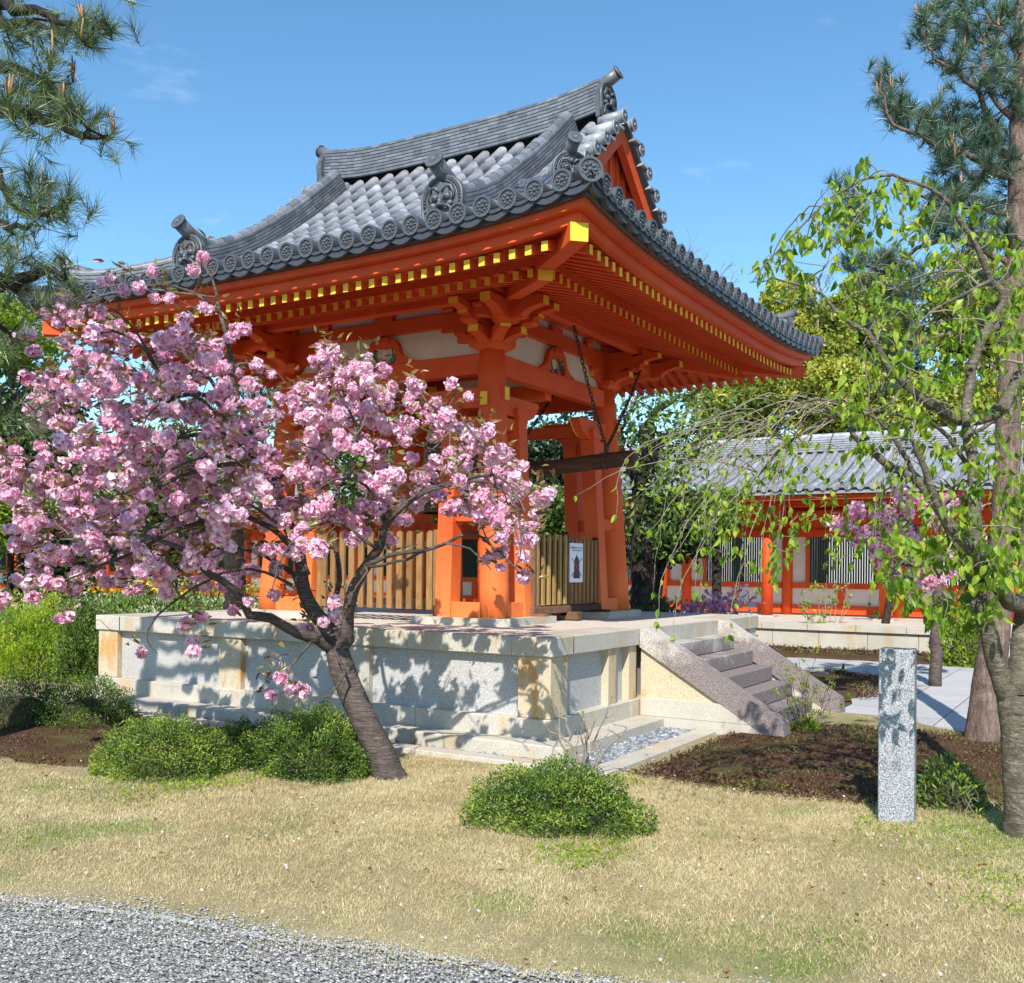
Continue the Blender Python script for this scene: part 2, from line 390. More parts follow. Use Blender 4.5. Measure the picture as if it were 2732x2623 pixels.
for k in range(4):                              # coping: long stones with mitred joints
    e=[-H,-2.75,-1.15,.25,1.56,2.75,H] 
    for i in range(6):
        a0,a1=e[i],e[i+1]
        if k==1 and (a1>-1.14 and a0<1.55): 
            if i==1: a1=SA0
            elif i==4: a0=SA1
            elif i in(2,3): continue
        a0_=a0+.001 if i else a0; a1_=a1-.001 if i<5 else a1
        if i==0: a0_=-H+.46 
        sb(b,k,a0_,a1_,H-.46,H,ZC,ZT,bev=.008)
b.build('coping',GRAN_W,plat,TW)
b=MB(); q=H-.461
b.prism([(-q,-q),(q,-q),(q,q),(-q,q)],(0,0,0),(1,0,0),(0,1,0),(0,0,1),.86,ZT-.003)
b.prism([(SA0,-q),(SA0,-H+.02),(SA1,-H+.02),(SA1,-q)],(0,0,0),(1,0,0),(0,1,0),(0,0,1),.86,ZT-.003)
b.build('floor',FLOORST,plat,TW)
b=MB()
for k in range(4): sb(b,k,-H+.1,H-.1,H-.3,H-.105-.001*k,ZP-.05,ZC+.01)
b.build('panel',GRAN,plat,TW)
def pil(k,a,w,mat,corner=False):
    b=MB(); sb(b,k,a-w/2,a+w/2,H-.25,H-.03,ZP-.01,ZC-.002,bev=.006); b.build('pilaster',mat,plat,TW)
for k in range(4):
    for a in ((-.91,.89) if k!=1 else (-1.78,-1.26,1.67,2.05)):
        pil(k,a,(.34 if k!=1 else .2),GRAN_S if (a==-.91 or k==1 and a<0) else GRAN_W)
for i,(sx,sy) in enumerate(((-1,-1),(-1,1),(1,-1),(1,1))):
    b=MB(); b.box((sx*(H-.2),sy*(H-.2),(ZP+ZC)/2),(.345,.345,ZC-ZP-.003),bev=.006); b.build('pilaster',GRAN_S if i<2 else GRAN_W,plat,TW)
b=MB()
for k in range(4):
    for i in range(4): 
        w=(2*H-.3)/4; a0=-H+.3+i*w
        sb(b,k,a0+.001,a0+w-.001,H-.3,H+.0,ZQ-.02,ZP,bev=.008)
b.build('plinth',GRAN_W,plat,TW)
b=MB()
for k in range(4):
    e=list(np.linspace(-H+.2,H+.286,5))
    for a0,a1 in ((-H+.2,SA0),(SA1,H+.286)) if k==1 else list(zip(e[:-1],e[1:])):
        sb(b,k,a0+.001,a1-.001,H-.2,H+.286,-.05,ZQ,bev=.012)
b.build('step_base',GRAN_W,plat,TW)
# stair with sloping cheek stones
def stair():
    n=6;rise=ZT/n;run=.23
    x0,x1=1.876,4.368;cw=.22
    b=MB()
    for i in range(n-1):
        z=ZT-rise*(i+1); y0=.1 if False else -run*i; 
        b.box(((x0+x1)/2,(-run*(i+1)+.03)/2+.0,z-rise/2) if False else ((x0+x1)/2,-run*(i+.5),z-rise/2),(x1-x0-2*cw-.004,run+.02*0,rise-.002),bev=.008,rnd=random.random())
        if z-rise>.02: b.box(((x0+x1)/2,-run*(i+.5),(z-rise)/2),(x1-x0-2*cw-.004,run-.004,z-rise-.002))
    b.build('step',GRAN_P,plat)
    bk=MB(); bk.box(((x0+x1)/2,-.012,ZT-rise/2-.005),(x1-x0-2*cw,.05,rise)); bk.build('step',GRAN_W,plat)
    yb=-run*5-.30
    for xx in (x0,x1-cw):
        b=MB(); poly=[(0,ZT+.0),(-.10,ZT+.0),(yb,.17),(yb-.02,.0),(yb+.10,.0),(0,ZC-.02)]
        b.prism(poly,(xx,0,0),(0,1,0),(0,0,1),(1,0,0),0,cw); b.build('cheek_stone',GRAN_P,plat)
        b=MB(); b.prism([(.0,ZC-.03),(yb+.14,.02),(.0,.02)],(xx+.04,0,0),(0,1,0),(0,0,1),(1,0,0),0,cw-.08); b.build('cheek_panel',GRAN_S if xx==x0 else GRAN,plat)
        b=MB(); b.box((xx+.11,(-.02+yb+.25)/2,.22),(.215,abs(yb+.25),.18),bev=.005); b.box((xx+.11,(-.02+yb+.02)/2,.065),(.212,abs(yb+.02),.13)); b.build('cheek_base',GRAN_W,plat)
stair()
# pebble drain and kerb around the platform
dr=empty('drain_kerb',(CX0,CY0,0),'low granite kerb framing the blue grey pebble drain around the platform','kerb')
def kerb(x0,x1,y0,y1,n):
    for i in range(n):
        b=MB()
        if x1-x0>y1-y0: b.box((x0+(x1-x0)*(i+.5)/n,(y0+y1)/2,.0),((x1-x0)/n-.006,y1-y0,.09),bev=.006)
        else: b.box(((x0+x1)/2,y0+(y1-y0)*(i+.5)/n,.0),(x1-x0,(y1-y0)/n-.006,.09),bev=.006)
        b.build('kerb_stone',GRAN_W,dr)
kerb(-.62,1.876,-.81,-.60,2); kerb(-.62,-.43,-.60,6.55,5); kerb(4.368,6.4,-.81,-.60,2)
b=MB()
def ico(c,r,sq=.6):
    V=np.array([(1,0,0),(-1,0,0),(0,1,0),(0,-1,0),(0,0,1),(0,0,-1),(.7,.7,.3),(-.7,.7,-.3),(.7,-.7,-.2),(-.7,-.7,.3)],float)[:6]
    V=V*(1+rng.normal(0,.18,V.shape))*r; V[:,2]*=sq
    th=rng.random()*6.28; c_,s_=math.cos(th),math.sin(th); V=V@np.array([[c_,s_,0],[-s_,c_,0],[0,0,1]])
    return V+c
OF=np.array([(0,2,4),(2,1,4),(1,3,4),(3,0,4),(2,0,5),(1,2,5),(3,1,5),(0,3,5)])
def pebbles(b,n,fx,r0,r1,sq=.55):
    for i in range(n):
        x,y,z=fx(); b.ell((x,y,z),(rng.uniform(r0,r1),rng.uniform(r0,r1)*.75,rng.uniform(r0,r1)*sq),ax=Matrix.Rotation(rng.random()*3,3,'Z') @ Matrix.Rotation(rng.normal()*.4,3,'X'),seg=6,rings=4,rnd=rng.random())
pebbles(b,2300,lambda:(rng.uniform(-.28,1.876),rng.uniform(-.60,-.262),rng.uniform(.0,.032)),.018,.034)
pebbles(b,500,lambda:(rng.uniform(-.43,-.262),rng.uniform(-.5,6.2),rng.uniform(-.01,.018)),.018,.03)
t=NT('blue_pebble'); BP=t.pbr(t.ramp(t.attr(),[(0,(.10,.115,.13)),(.6,(.24,.265,.29)),(.93,(.36,.38,.40)),(1,(.75,.75,.73))]),.75)
tag(b.build('drain_pebbles',BP),kind='stuff')
def TW(V):                                       # fit the tower's plan and heights to the measured ones
    V=np.array(V,float); a=np.abs(V[:,:2]); r=a.max(1)
    m=lambda q: np.interp(q,[0,1.63,1.96,2.9,3.5,3.74,4.2],[0,1.675,1.989,2.947,3.575,3.835,4.31])
    x=np.sign(V[:,0])*m(a[:,0]); y=np.sign(V[:,1])*m(a[:,1])
    dz=np.interp(r,[0,1.5,1.96,2.9,3.5,3.74],[.15,.144,.116,.065,.026,0])*np.interp(V[:,2],[1,1.126,2.3,3.4],[.39,.40,.8,1.])
    return np.stack([CX0+x*SX,CY0+y*SY,V[:,2]-dz],1)
def OW(V):
    V=np.array(V,float).reshape(-1,3); return TW(np.stack([(V[:,0]-3.15)/.99057,(V[:,1]-3.205)/1.00786,V[:,2]],1))
def O1(x,y,z): return OW([(x,y,z)])[0]
# ------------------------------------------------------------------ bell tower
tower=empty('bell_tower',(CX0,CY0,ZT),'vermilion temple bell tower with grey tiled hip and gable roof and yellow rafter ends','bell tower')
def PB(name,b,m,par=tower): return b.build(name,m,par,TW)
def P(k,a,b,z):
    n,t=fr(k); return t*a+n*b+np.array([0,0,z])
CB,CT=1.63,1.455            # column axis at foot and head
def lean(z): return CB-(CB-CT)*(z-1.13)/(4.06-1.13)
ck=[(-1,-1),(-1,1),(1,-1),(1,1)]
for sx,sy in ck:                                            # main round columns
    b=MB(); zs=np.linspace(1.126,4.05,10)
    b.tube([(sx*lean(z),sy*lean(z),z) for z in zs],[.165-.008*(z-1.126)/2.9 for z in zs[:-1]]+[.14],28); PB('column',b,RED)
    b=MB(); s=.30; L=[(-s,-s+.0),(-s,1.02),(.13,1.02),(.13,.13),(1.02,.13),(1.02,-s),(-s+.0,-s)]
    L=[(-s+.16,-s),(-s,-s+.16),(-s,.92),(.20,.92),(.20,.20),(.92,.20),(.92,-s)]
    b.prism([(sx*(CB-u),sy*(CB-v)) for u,v in L],(0,0,0),(1,0,0),(0,1,0),(0,0,1),1.05,1.13); PB('foundation_stone',b,GRAN_W)
def leanbox(b,p0,p1,w,d,t,n,mat=0):
    p0,p1,t,n=[np.array(v,float) for v in(p0,p1,t,n)]
    V=[];
    for p,s in((p0,1.0),(p1,.92)):
        for u,v in((-1,-1),(1,-1),(1,1),(-1,1)): V.append(p+t*u*w/2*s+n*v*d/2*s)
    F=[(3,2,1,0),(4,5,6,7)]+[(i,(i+1)%4,4+(i+1)%4,4+i) for i in range(4)]
    b.add(V,F,mat)
nosepoly=[(0,3.45),(0,3.66),(.92,3.66),(.95,3.62),(.91,3.585),(.90,3.56),(.86,3.54),(.84,3.50),(.79,3.49),(.76,3.46),(.70,3.45),(.66,3.42),(.47,3.42),(.44,3.45)]
for k in range(4):
    n,t=fr(k)
    for sg in(-1,1):
        b=MB(); leanbox(b,P(k,sg*1.01,CB-.0,1.13),P(k,sg*.985,lean(3.4)+.0,3.40),.205,.205,t,n); PB('side_post',b,RED)
        b=MB(); z0=3.36; a=sg*.985; b_=lean(3.4)
        b.prism([(-.09,0),(.09,0),(.135,.06),(.135,.12),(-.135,.12),(-.135,.06)],P(k,a,b_,z0),t,(0,0,1),n,-.11,.11,0)
        PB('post_capital',b,RED)
        b=MB(); lz=lean(3.5); zo=-.06 if k%2 else 0
        b.prism([((CT+.02-.0 - p[0])*sg,p[1]) for p in nosepoly],P(k,0,lz,zo),t,(0,0,1),n,-.065,.065); 
        PB('carved_nose_beam',b,RED2)
        b=MB(); # yellow rims on the noses
        b.prism([((CT+.02-p[0]*1.002)*sg,p[1]) for p in nosepoly[2:11]]+[((CT+.02-.72)*sg,3.475),((CT+.02-.85)*sg,3.585),((CT+.02-.90)*sg,3.64)],P(k,0,lz,zo),t,(0,0,1),n,-.067 if False else -.0665,-.050); PB('nose_edge',b,YEL)
        for z0,z1,w in((1.131,1.30,.15),(2.2,2.35,.10),(3.23,3.36,.10)):
            b=MB(); zz=(z0+z1)/2; sb(b,k,sg*(lean(zz)-.1),sg*1.0,lean(zz)-w/2,lean(zz)+w/2,z0,z1,bev=.006); PB('tie_beam',b,RED)
        # beam ends through the column, painted ochre
        b=MB(); sb(b,k,sg*(lean(3.55)+.12),sg*(lean(3.55)+.19),lean(3.55)-.05,lean(3.55)+.05,3.50+zo,3.65+zo,mat=0,bev=.006); PB('beam_end',b,RED2)
        b=MB(); sb(b,k,sg*(lean(3.55)+.19),sg*(lean(3.55)+.196),lean(3.55)-.044,lean(3.55)+.044,3.506+zo,3.644+zo); PB('beam_end_face',b,YEL)
    b=MB(); sb(b,k,-CT,CT,CT-.07,CT+.075,3.815,4.035,bev=.008); PB('head_beam',b,RED2)
    b=MB(); sb(b,k,-1.35,1.35,CT-.16,CT-.05,3.46,3.60,bev=.006)
    if k>=2: PB('inner_beam',b,RED2)
    # plaster wall between head beam and eaves
    b=MB(); sb(b,k,-CT,CT,CT-.04,CT-.0,4.03,4.86); PB('plaster_wall',b,PLASTER)
    b=MB(); sb(b,k,-CT-.45,CT+.45,CT-.055,CT+.06,4.335,4.50,bev=.006); PB('wall_beam',b,RED2)
    b=MB(); sb(b,k,-CT-.9,CT+.9,CT-.055,CT+.055,4.585,4.72,bev=.006); PB('upper_wall_beam',b,RED2)
    # frog-leg strut with carved foliage
    h=[(0,.37),(.09,.365),(.16,.33),(.21,.27),(.235,.20),(.25,.14),(.285,.10),(.33,.07),(.36,.045),(.42,.03),(.47,0)]
    hi=[(.20,0),(.19,.10),(.165,.18),(.12,.225),(.06,.235),(0,.22)]
    poly=h+hi; b=MB()
    for sg in(-1,1):
        b.prism([(sg*p[0],4.036+p[1]*.82) for p in poly],P(k,0,CT,0),t,(0,0,1),n,0.0,.07)
    sb(b,k,-.10,.10,CT,CT+.09,4.27,4.336,bev=.004)
    PB('frog_leg_strut',b,RED2)
    b=MB()
    for sg in(-1,1):
        for i,(r,w_) in enumerate(((.15,.016),(.12,.013),(.09,.012),(.055,.012))):
            pts=[P(k,sg*(.035+.02*i+r*math.sin(u)*.85),CT+.035+.006*i,4.045+.012*i+ (.17-.02*i)*(1-math.cos(u))/1.6) for u in np.linspace(.1,2.5,9)]
            b.tube(pts,w_,6,mat=(0,1,0,0)[i])
        b.ell(P(k,sg*.16,CT+.04,4.18),(.026,.02,.035),seg=8,rings=5,mat=1)
    b.ell(P(k,0,CT+.04,4.07),(.03,.03,.03),seg=8,rings=5,mat=2)
    
    PB('carved_foliage',b,[m_g:=bpy.data.materials.get('carving_green') or m_simple('carving_green',(.03,.10,.07),(.07,.20,.13),20),bpy.data.materials.get('carving_white') or m_simple('carving_white',(.45,.5,.5),(.6,.62,.6),20),bpy.data.materials.get('carving_purple') or m_simple('carving_purple',(.18,.04,.12),(.3,.08,.2),20)])
    # small block strut between wall beams
    for a in (0,-.0):
        pass
    b=MB(); b.prism([(-.09,4.50),(.09,4.50),(.115,4.53),(.13,4.56),(.13,4.585),(-.13,4.585),(-.13,4.56),(-.115,4.53)],P(k,0,CT,0),t,(0,0,1),n,-.05,.07); PB('bearing_block',b,RED2)
    # outer purlin carried by the brackets
    b=MB(); sb(b,k,-2.45,2.45,1.90,2.02,4.42,4.545,bev=.006)
    PB('eave_purlin',b,RED2)
# bracket sets
def arm(b,C,d,l,z,h,w,both=True):
    """boat-shaped arm: flat top, underside curving up to an ochre end"""
    C=np.array(C,float);d=nrm(d);N=np.cross(d,(0,0,1))
    c=[];m=7
    for i in range(m): 
        u=i/(m-1); c.append((l-(l*.55)*math.sin(u*math.pi/2)**1.0*1.0, z+(h*.52)*(1-math.sin(u*math.pi/2))**1.4))
    # from tip underside inward
    prof=[(l,z+h),(l,z+h*.52)]+[(l-(l*.6)*u, z+h*.52*(1-math.sqrt(max(0,1-(1-u)**2)))) for u in np.linspace(0,1,8)][1:]
    # use quarter ellipse
    prof=[(l,z+h),(l,z+h*.55)]+[(l-l*.6*(math.sin(u)),z+h*.55*(1-math.sin(u)) if False else z+h*.55*(math.cos(u))) for u in np.linspace(.2,math.pi/2,7)]
    half=prof+[( -l if both else 0 ,z)] if False else prof
    poly=half+( [(-x,y) for x,y in half[::-1]] if both else [(0,z),(0,z+h)])
    b.prism([p for p in poly],(C[0],C[1],0),d,(0,0,1),N,-w/2,w/2)
    for s in ((1,-1) if both else (1,)):
        e=C+d*s*(l+.0015); b.box((e[0],e[1],z+h*.775),(.003,w*.97,h*.44),1,(d,N,(0,0,1)))
def blk(b,x,y,z,s,h,rot=0):
    c,si=math.cos(rot),math.sin(rot)
    V=[]
    for zz,w in((z,s*.62),(z+h*.45,s),(z+h,s)):
        for u,v in((-1,-1),(1,-1),(1,1),(-1,1)): V.append((x+(u*c-v*si)*w/2,y+(u*si+v*c)*w/2,zz))
    F=[(3,2,1,0),(8,9,10,11)]
    for r in(0,4): F+=[(r+i,r+(i+1)%4,r+4+(i+1)%4,r+4+i) for i in range(4)]
    b.add(V,F,0)
for sx,sy in ck:
    b=MB(); c0=np.array([sx*CT,sy*CT,0]); dg=np.array([sx,sy,0])/math.sqrt(2)
    blk(b,c0[0],c0[1],4.045,.38,.10)
    for d in((1,0,0),(0,1,0)): arm(b,c0,d,.42,4.085,.165,.13)
    arm(b,c0,dg,.60,4.085,.165,.13)
    q=1.96
    for (x,y) in ((sx*q,sy*CT),(sx*CT,sy*q),(sx*(CT-.38),sy*CT),(sx*CT,sy*(CT-.38))): blk(b,x,y,4.235,.15,.06)
    blk(b,sx*(CT+.40),sy*(CT+.40),4.235,.15,.05,math.pi/4); blk(b,c0[0],c0[1],4.24,.16,.065)
    # second tier: along the wall and out over the purlin line
    for d in((1,0,0),(0,1,0)): arm(b,c0,d,.64,4.245,.12,.125)
    arm(b,(sx*q,sy*(q-.02),0),(1,0,0),.44,4.205,.175,.13); arm(b,(sx*(q-.02),sy*q,0),(0,1,0),.44,4.205,.175,.13)
    for (u,v) in ((q,q),(q,q-.36),(q-.36,q)): blk(b,sx*u,sy*v,4.365,.14,.06)
    arm(b,(sx*CT,sy*(q-.1),0),(0,1,0),.42,4.29,.13,.12); arm(b,(sx*(q-.1),sy*CT,0),(1,0,0),.42,4.29,.13,.12)
    for (x,y) in ((sx*(CT-.55),sy*CT),(sx*CT,sy*(CT-.55))): blk(b,x,y,4.52,.15,.07)
    arm(b,c0,dg,1.05,4.36,.14,.10,False)
    for (x,y) in ((sx*(CT+.02),sy*CT),): blk(b,x,y,4.50,.17,.085)
    PB('bracket_set',b,[RED2,YEL])
    # hip rafters
    for (l0,l1,z0,z1,w,h,nm) in ((1.7,4.10,4.60,4.28,.14,.13,'hip_rafter'),(3.4,5.03,4.46,4.262,.15,.15,'flying_hip_rafter')):
        b=MB(); N=np.cross(dg,(0,0,1)); m=6; V=[]
        for i in range(m+1):
            u=i/m; l=l0+(l1-l0)*u; z=z0+(z1-z0)*u+(.05*u*u if nm!='hip_rafter' else 0)
            for s,zz in((-1,-h/2),(1,-h/2),(1,h/2),(-1,h/2)): V.append(dg*l+N*s*w/2+np.array([0,0,z+zz]))
        F=[(3,2,1,0)]+[(i*4+j,i*4+(j+1)%4,i*4+4+(j+1)%4,i*4+4+j) for i in range(m) for j in range(4)]
        b.add(V,F,0); b.add(V[-4:],[(0,1,2,3)],1); PB(nm,b,[RED2,YEL])
# rafters
LIFT=.16
def lift(a,b=3.7): return LIFT*(min(abs(a),3.8)/3.74)**4*max(0,min(1,(b-1.4)/2.2))
def rafter(k,a,tier):
    n,t=fr(k); A=abs(a)
    if tier==0: b0,b1,z0,z1,w,h=max(1.40,A),2.90,4.74,4.29,.062,.078
    else: b0,b1,z0,z1,w,h=max(2.5,A),3.50,4.60,4.218,.062,.082
    if b1-b0<.06: return None
    full=(1.40 if tier==0 else 2.5)
    b=MB(); V=[]
    for i in range(3):
        bb=b0+(b1-b0)*i/2; u=(bb-full)/(b1-full); z=z0+(z1-z0)*u + lift(a,bb)*(.75 if tier else .5)
        for s,zz in((-1,-h/2),(1,-h/2),(1,h/2),(-1,h/2)): V.append(P(k,a+s*w/2,bb,z+zz))
    V=np.array(V); F=[(3,2,1,0)]+[(i*4+j,i*4+(j+1)%4,i*4+4+(j+1)%4,i*4+4+j) for i in range(2) for j in range(4)]
    if np.cross(t,n)[2]>0: pass
    F2=[f[::-1] for f in F]; b.add(V,F2,0); b.add(V[-4:],[(3,2,1,0)],1)
    return b
def merged(bs):
    m=MB()
    for b in bs:
        if b is None: continue
        for (V,r) in b.V: m.V.append((V,r))
        for (F,ma,s) in b.F: m.F.append((F+m.n,ma,s))
        m.n+=b.n
    return m
sp=.1565; A_=[(i+.5)*sp for i in range(-22,22)]
for k in range(4):
    for tier,nm in((0,'base_rafter'),(1,'flying_rafter')):
        bs=[rafter(k,a,tier) for a in (A_ if tier else A_) if abs(a)<(2.8 if tier==0 else 3.36)]
        if k<2:
            for b in bs:
                if b: PB(nm,b,[RED2,YEL])
        else: 
            o=PB(nm+'_row',merged(bs),[RED2,YEL]); o['kind']='stuff'
def band(k,b0,b1,zf0,zf1,nm,mat,ext=0,N=24,lf=1.0,closed=True):
    """curved board following the eave: profile b0..b1, z zf0..zf1"""
    bd=MB(); V=[]
    for i in range(N+1):
        u=-1+2*i/N
        for (bb,zz) in ((b0,zf0),(b1,zf0),(b1,zf1),(b0,zf1)):
            a=u*bb; V.append(P(k,a,bb,zz+lift(a*3.74/ max(b1,.1) if False else a*3.6/max(bb,1),bb)*lf))
    F=[(i*4+j,i*4+(j+1)%4,i*4+4+(j+1)%4,i*4+4+j) for i in range(N) for j in range(4)]
    bd.add(V,F,0); return PB(nm,bd,mat)
for k in range(4):
    band(k,2.80,2.895,4.332,4.415,'inner_eave_board',RED2,lf=.5)
    band(k,3.44,3.57,4.262,4.345,'eave_board',RED2,lf=1)
    band(k,3.46,3.65,4.347,4.405,'eave_board',RED2,lf=1)
    # boarding above the rafters
    b=MB();V=[];N=24
    prof=((3.5,4.258,.75),(2.5,4.642,.75)); prof2=((2.90,4.33,.5),(1.38,4.785,.5))
    for pr in (prof,prof2):
        V=[]
        for i in range(N+1):
            u=-1+2*i/N
            for bb,z,lf in pr: a=u*bb; V.append(P(k,a,bb,z+lift(a*3.6/bb,bb)*lf+.004))
        b.add(V,[(2*i,2*i+1,2*i+3,2*i+2) for i in range(N)],0)
    PB('eave_boarding',b,RED2)
b=MB(); b.box((0,0,4.84),(2.9,2.9,.03)); PB('ceiling',b,RED2)
# ------------------------------------------------------------------ tiled roof
HE=3.74; ZE=4.515
def rs(a,b):                                   # roof surface height at along a, outward b
    d=HE-b; return ZE+.365*d+.07*d*d+LIFT*(min(abs(a),3.8)/3.74)**4*max(0,1-d/2.6)**1.3
roofo=None
VG=2.42                                        # verge
b=MB()
rowsA=[k*.25 for k in range(-14,15)]
def bend(k,a):
    A=abs(a)
    if k in(0,2): return .10 if A<=VG else A
    return max(A,2.06)
edges=[-3.74]+[r for r in rowsA]+[3.74]
for k in range(4):                             # concave pan tiles between the cover rows
    for i in range(len(edges)-1):
        a0,a1=edges[i],edges[i+1]
        be0,be1=bend(k,a0),bend(k,a1)
        if k in(0,2) and (abs(a0)<=VG)!=(abs(a1)<=VG):
            ain,aout=(a0,a1) if abs(a0)<abs(a1) else (a1,a0); 
            vg=math.copysign(VG,ain if abs(ain)>0 else aout)
            # split at the verge
            segs=[(min(ain,vg),max(ain,vg),.10,.10),(min(vg,aout),max(vg,aout),VG if abs(vg)<=abs(aout) else .1,abs(aout))]
            if vg>aout: segs[1]=(aout,vg,abs(aout),VG)
        else: segs=[(a0,a1,be0,be1)]
        for (p,q,bp,bq) in segs:
            L=HE+.02-min(bp,bq); n=max(1,int(L/.24)); V=[];m=5;rn=[]
            for s in range(n):
                r_=random.random()
                for e,dz in((0,.014),(1,0.0)):
                    for j in range(m):
                        u=j/(m-1); a=p+(q-p)*u; bb_=bp+(bq-bp)*u; bt=HE+.02+(bb_-HE-.02)*(s+e)/n
                        V.append(P(k,a,bt,rs(a,bt)-.035*math.sin(math.pi*u)+dz)); rn.append(r_*.6)
            F=[]
            for s in range(2*n-1):
                for j in range(m-1): F.append((s*m+j,s*m+j+1,(s+1)*m+j+1,(s+1)*m+j))
            b.add(V,F,0,np.array(rn))
# underside sheet of the roof so that it is solid
for k in range(4):
    V=[];N=30;M_=10
    for i in range(N+1):
        u=-1+2*i/N
        for j in range(M_+1):
            bb=HE-.02+((.1 if k in(0,2) else 2.06)-HE+.02)*j/M_; a=u*min(max(bb,VG if k in(0,2) else bb),HE) if bb<VG and k in (0,2) else u*bb
            V.append(P(k,a,bb,rs(a,bb)-.075))
    b.add(V,[(i*(M_+1)+j,i*(M_+1)+j+1,(i+1)*(M_+1)+j+1,(i+1)*(M_+1)+j) for i in range(N) for j in range(M_)],1,.3)
roof=PB('roof',b,[TILEL,TILED])
def cover_row(b,k,a,b0,b1,r=.083,seg=.27,zo=.004):
    L=abs(b0-b1); n=max(1,round(L/seg))
    for s in range(n):
        V=[];c0,c1=b0+(b1-b0)*s/n,b0+(b1-b0)*(s+1)/n
        for e,(bb,rr,dz) in enumerate(((c0,r,.004),(c1,r*.95,-.003))):
            z=rs(a,bb)+zo+dz
            for j in range(8):
                th=math.pi*(-.08+1.16*j/7); V.append(P(k,a+rr*math.cos(th),bb,z+rr*math.sin(th)))
        F=[(j,j+1,9+j,8+j) for j in range(7)]+[tuple(range(8))]
        rn=random.random()**1.5
        if random.random()<.05: rn=0
        b.add(V,F,0,rn,False)
        b.F[-2 if len(b.F[-1][0][0])==8 else -1]=b.F[-2 if len(b.F[-1][0][0])==8 else -1]
b=MB()
for k in range(4):
    for a in rowsA: 
        be=bend(k,a)
        if HE-be>.15: cover_row(b,k,a,HE,be)
for f in range(len(b.F)): b.F[f]=(b.F[f][0],b.F[f][1],b.F[f][0].shape[1]==4)
PB('cover_tiles',b,TILEL,roof)
# round eave-end discs with flower relief: one shared mesh
def disc_mesh(r=.089,L=.10,name='eave_disc'):
    b=MB(); n=24; rings=[(r*.97,-L),(r,-.012),(r,0),(r*.80,.0),(r*.78,-.012),(0.001,-.012)]
    V=[]
    for rr,z in rings:
        for j in range(n): th=2*math.pi*j/n; V.append((rr*math.cos(th),rr*math.sin(th),z))
    b.add(V,[(i*n+j,i*n+(j+1)%n,(i+1)*n+(j+1)%n,(i+1)*n+j) for i in range(len(rings)-1) for j in range(n)],0,.3)
    b.add([v for v in V[:0]]+[(0,0,-.02)]+[V[4*n+j] for j in range(n)],[(0,1+j,1+(j+1)%n) for j in range(n)],1,.2)
    for j in range(8):
        th=2*math.pi*j/8; b.ell((r*.43*math.cos(th),r*.43*math.sin(th),-.010),(r*.19,r*.13,.010),ax=Matrix.Rotation(-th,3,'Z'),seg=8,rings=4,mat=1)
        th+=.39; b.ell((r*.67*math.cos(th),r*.67*math.sin(th),-.010),(r*.06,r*.06,.008),seg=6,rings=4,mat=1)
    b.ell((0,0,-.01),(r*.17,r*.17,.012),seg=10,rings=4,mat=1)
    return b
db=disc_mesh(); d0=db.build('eave_tile',[TILE,TILED]); 
def place(o,world_pos,zaxis,up=(0,0,1),name=None,parent=roof,scale=1,first=[True]):
    z=Vector(zaxis).normalized(); x=Vector(up).cross(z).normalized(); y=z.cross(x)
    M=Matrix((x,y,z)).transposed().to_4x4()
    c=o.copy(); COL.objects.link(c)
    if name: c.name=name
    base=Vector((CX0,CY0,ZT)); c.parent=parent
    M.translation=Vector(world_pos)-base
    c.matrix_basis=M@Matrix.Diagonal((scale,scale,scale,1))
    return c
stuff_discs=MB()
for k in range(4):
    n,t=fr(k)
    for a in rowsA:
        w=TW([P(k,a,HE+.03,rs(a,HE)+.018)])[0]
        if k<2: place(d0,w,n+np.array([0,0,-.03]))
        else:
            stuff_discs.tube([P(k,a,HE-.05,rs(a,HE)+.02),P(k,a,HE+.03,rs(a,HE)+.018)],.078,14,0)
o=PB('eave_tile_row',stuff_discs,TILE,roof); o['kind']='stuff'
d1=disc_mesh(.102,.22).build('corner_tile',[TILE,TILED])
for sx,sy in ck:
    place(d1,TW([(sx*3.74,sy*3.74,rs(3.74,3.74)+.03)])[0],(sx,sy,.05))
bpy.data.objects.remove(d1)
# hanging crescent tiles between the discs
b=MB()
for k in range(4):
    for i in range(len(edges)-1):
        a0,a1=edges[i],edges[i+1]; ac=(a0+a1)/2; w=(a1-a0)/2
        for lay,(bo,dz,th) in enumerate(((HE+.02,0,.022),(HE+.005,-.030,.05))):
            V=[]
            for j in range(9):
                u=-1+2*j/8; a=ac+w*u; zt=rs(a,HE)-.012-.034*(1-u*u)+dz+.012
                zb=zt-th-(.010*(1-u*u))
                V+= [P(k,a,bo,zt),P(k,a,bo,zb),P(k,a,bo-.16,zb+.03),P(k,a,bo-.16,zt+.06)]
            F=[(j*4+q,j*4+(q+1)%4,j*4+4+(q+1)%4,j*4+4+q) for j in range(8) for q in range(4)]
            b.add(V,F,lay,.3)
PB('hanging_eave_tiles',b,[TILED,TILED],roof)
for k in range(4): band(k,3.48,3.69,4.407,4.50,'eave_gap_shade',TILED,lf=1)  # dark strip added for the black shade in the gap under the eave tiles
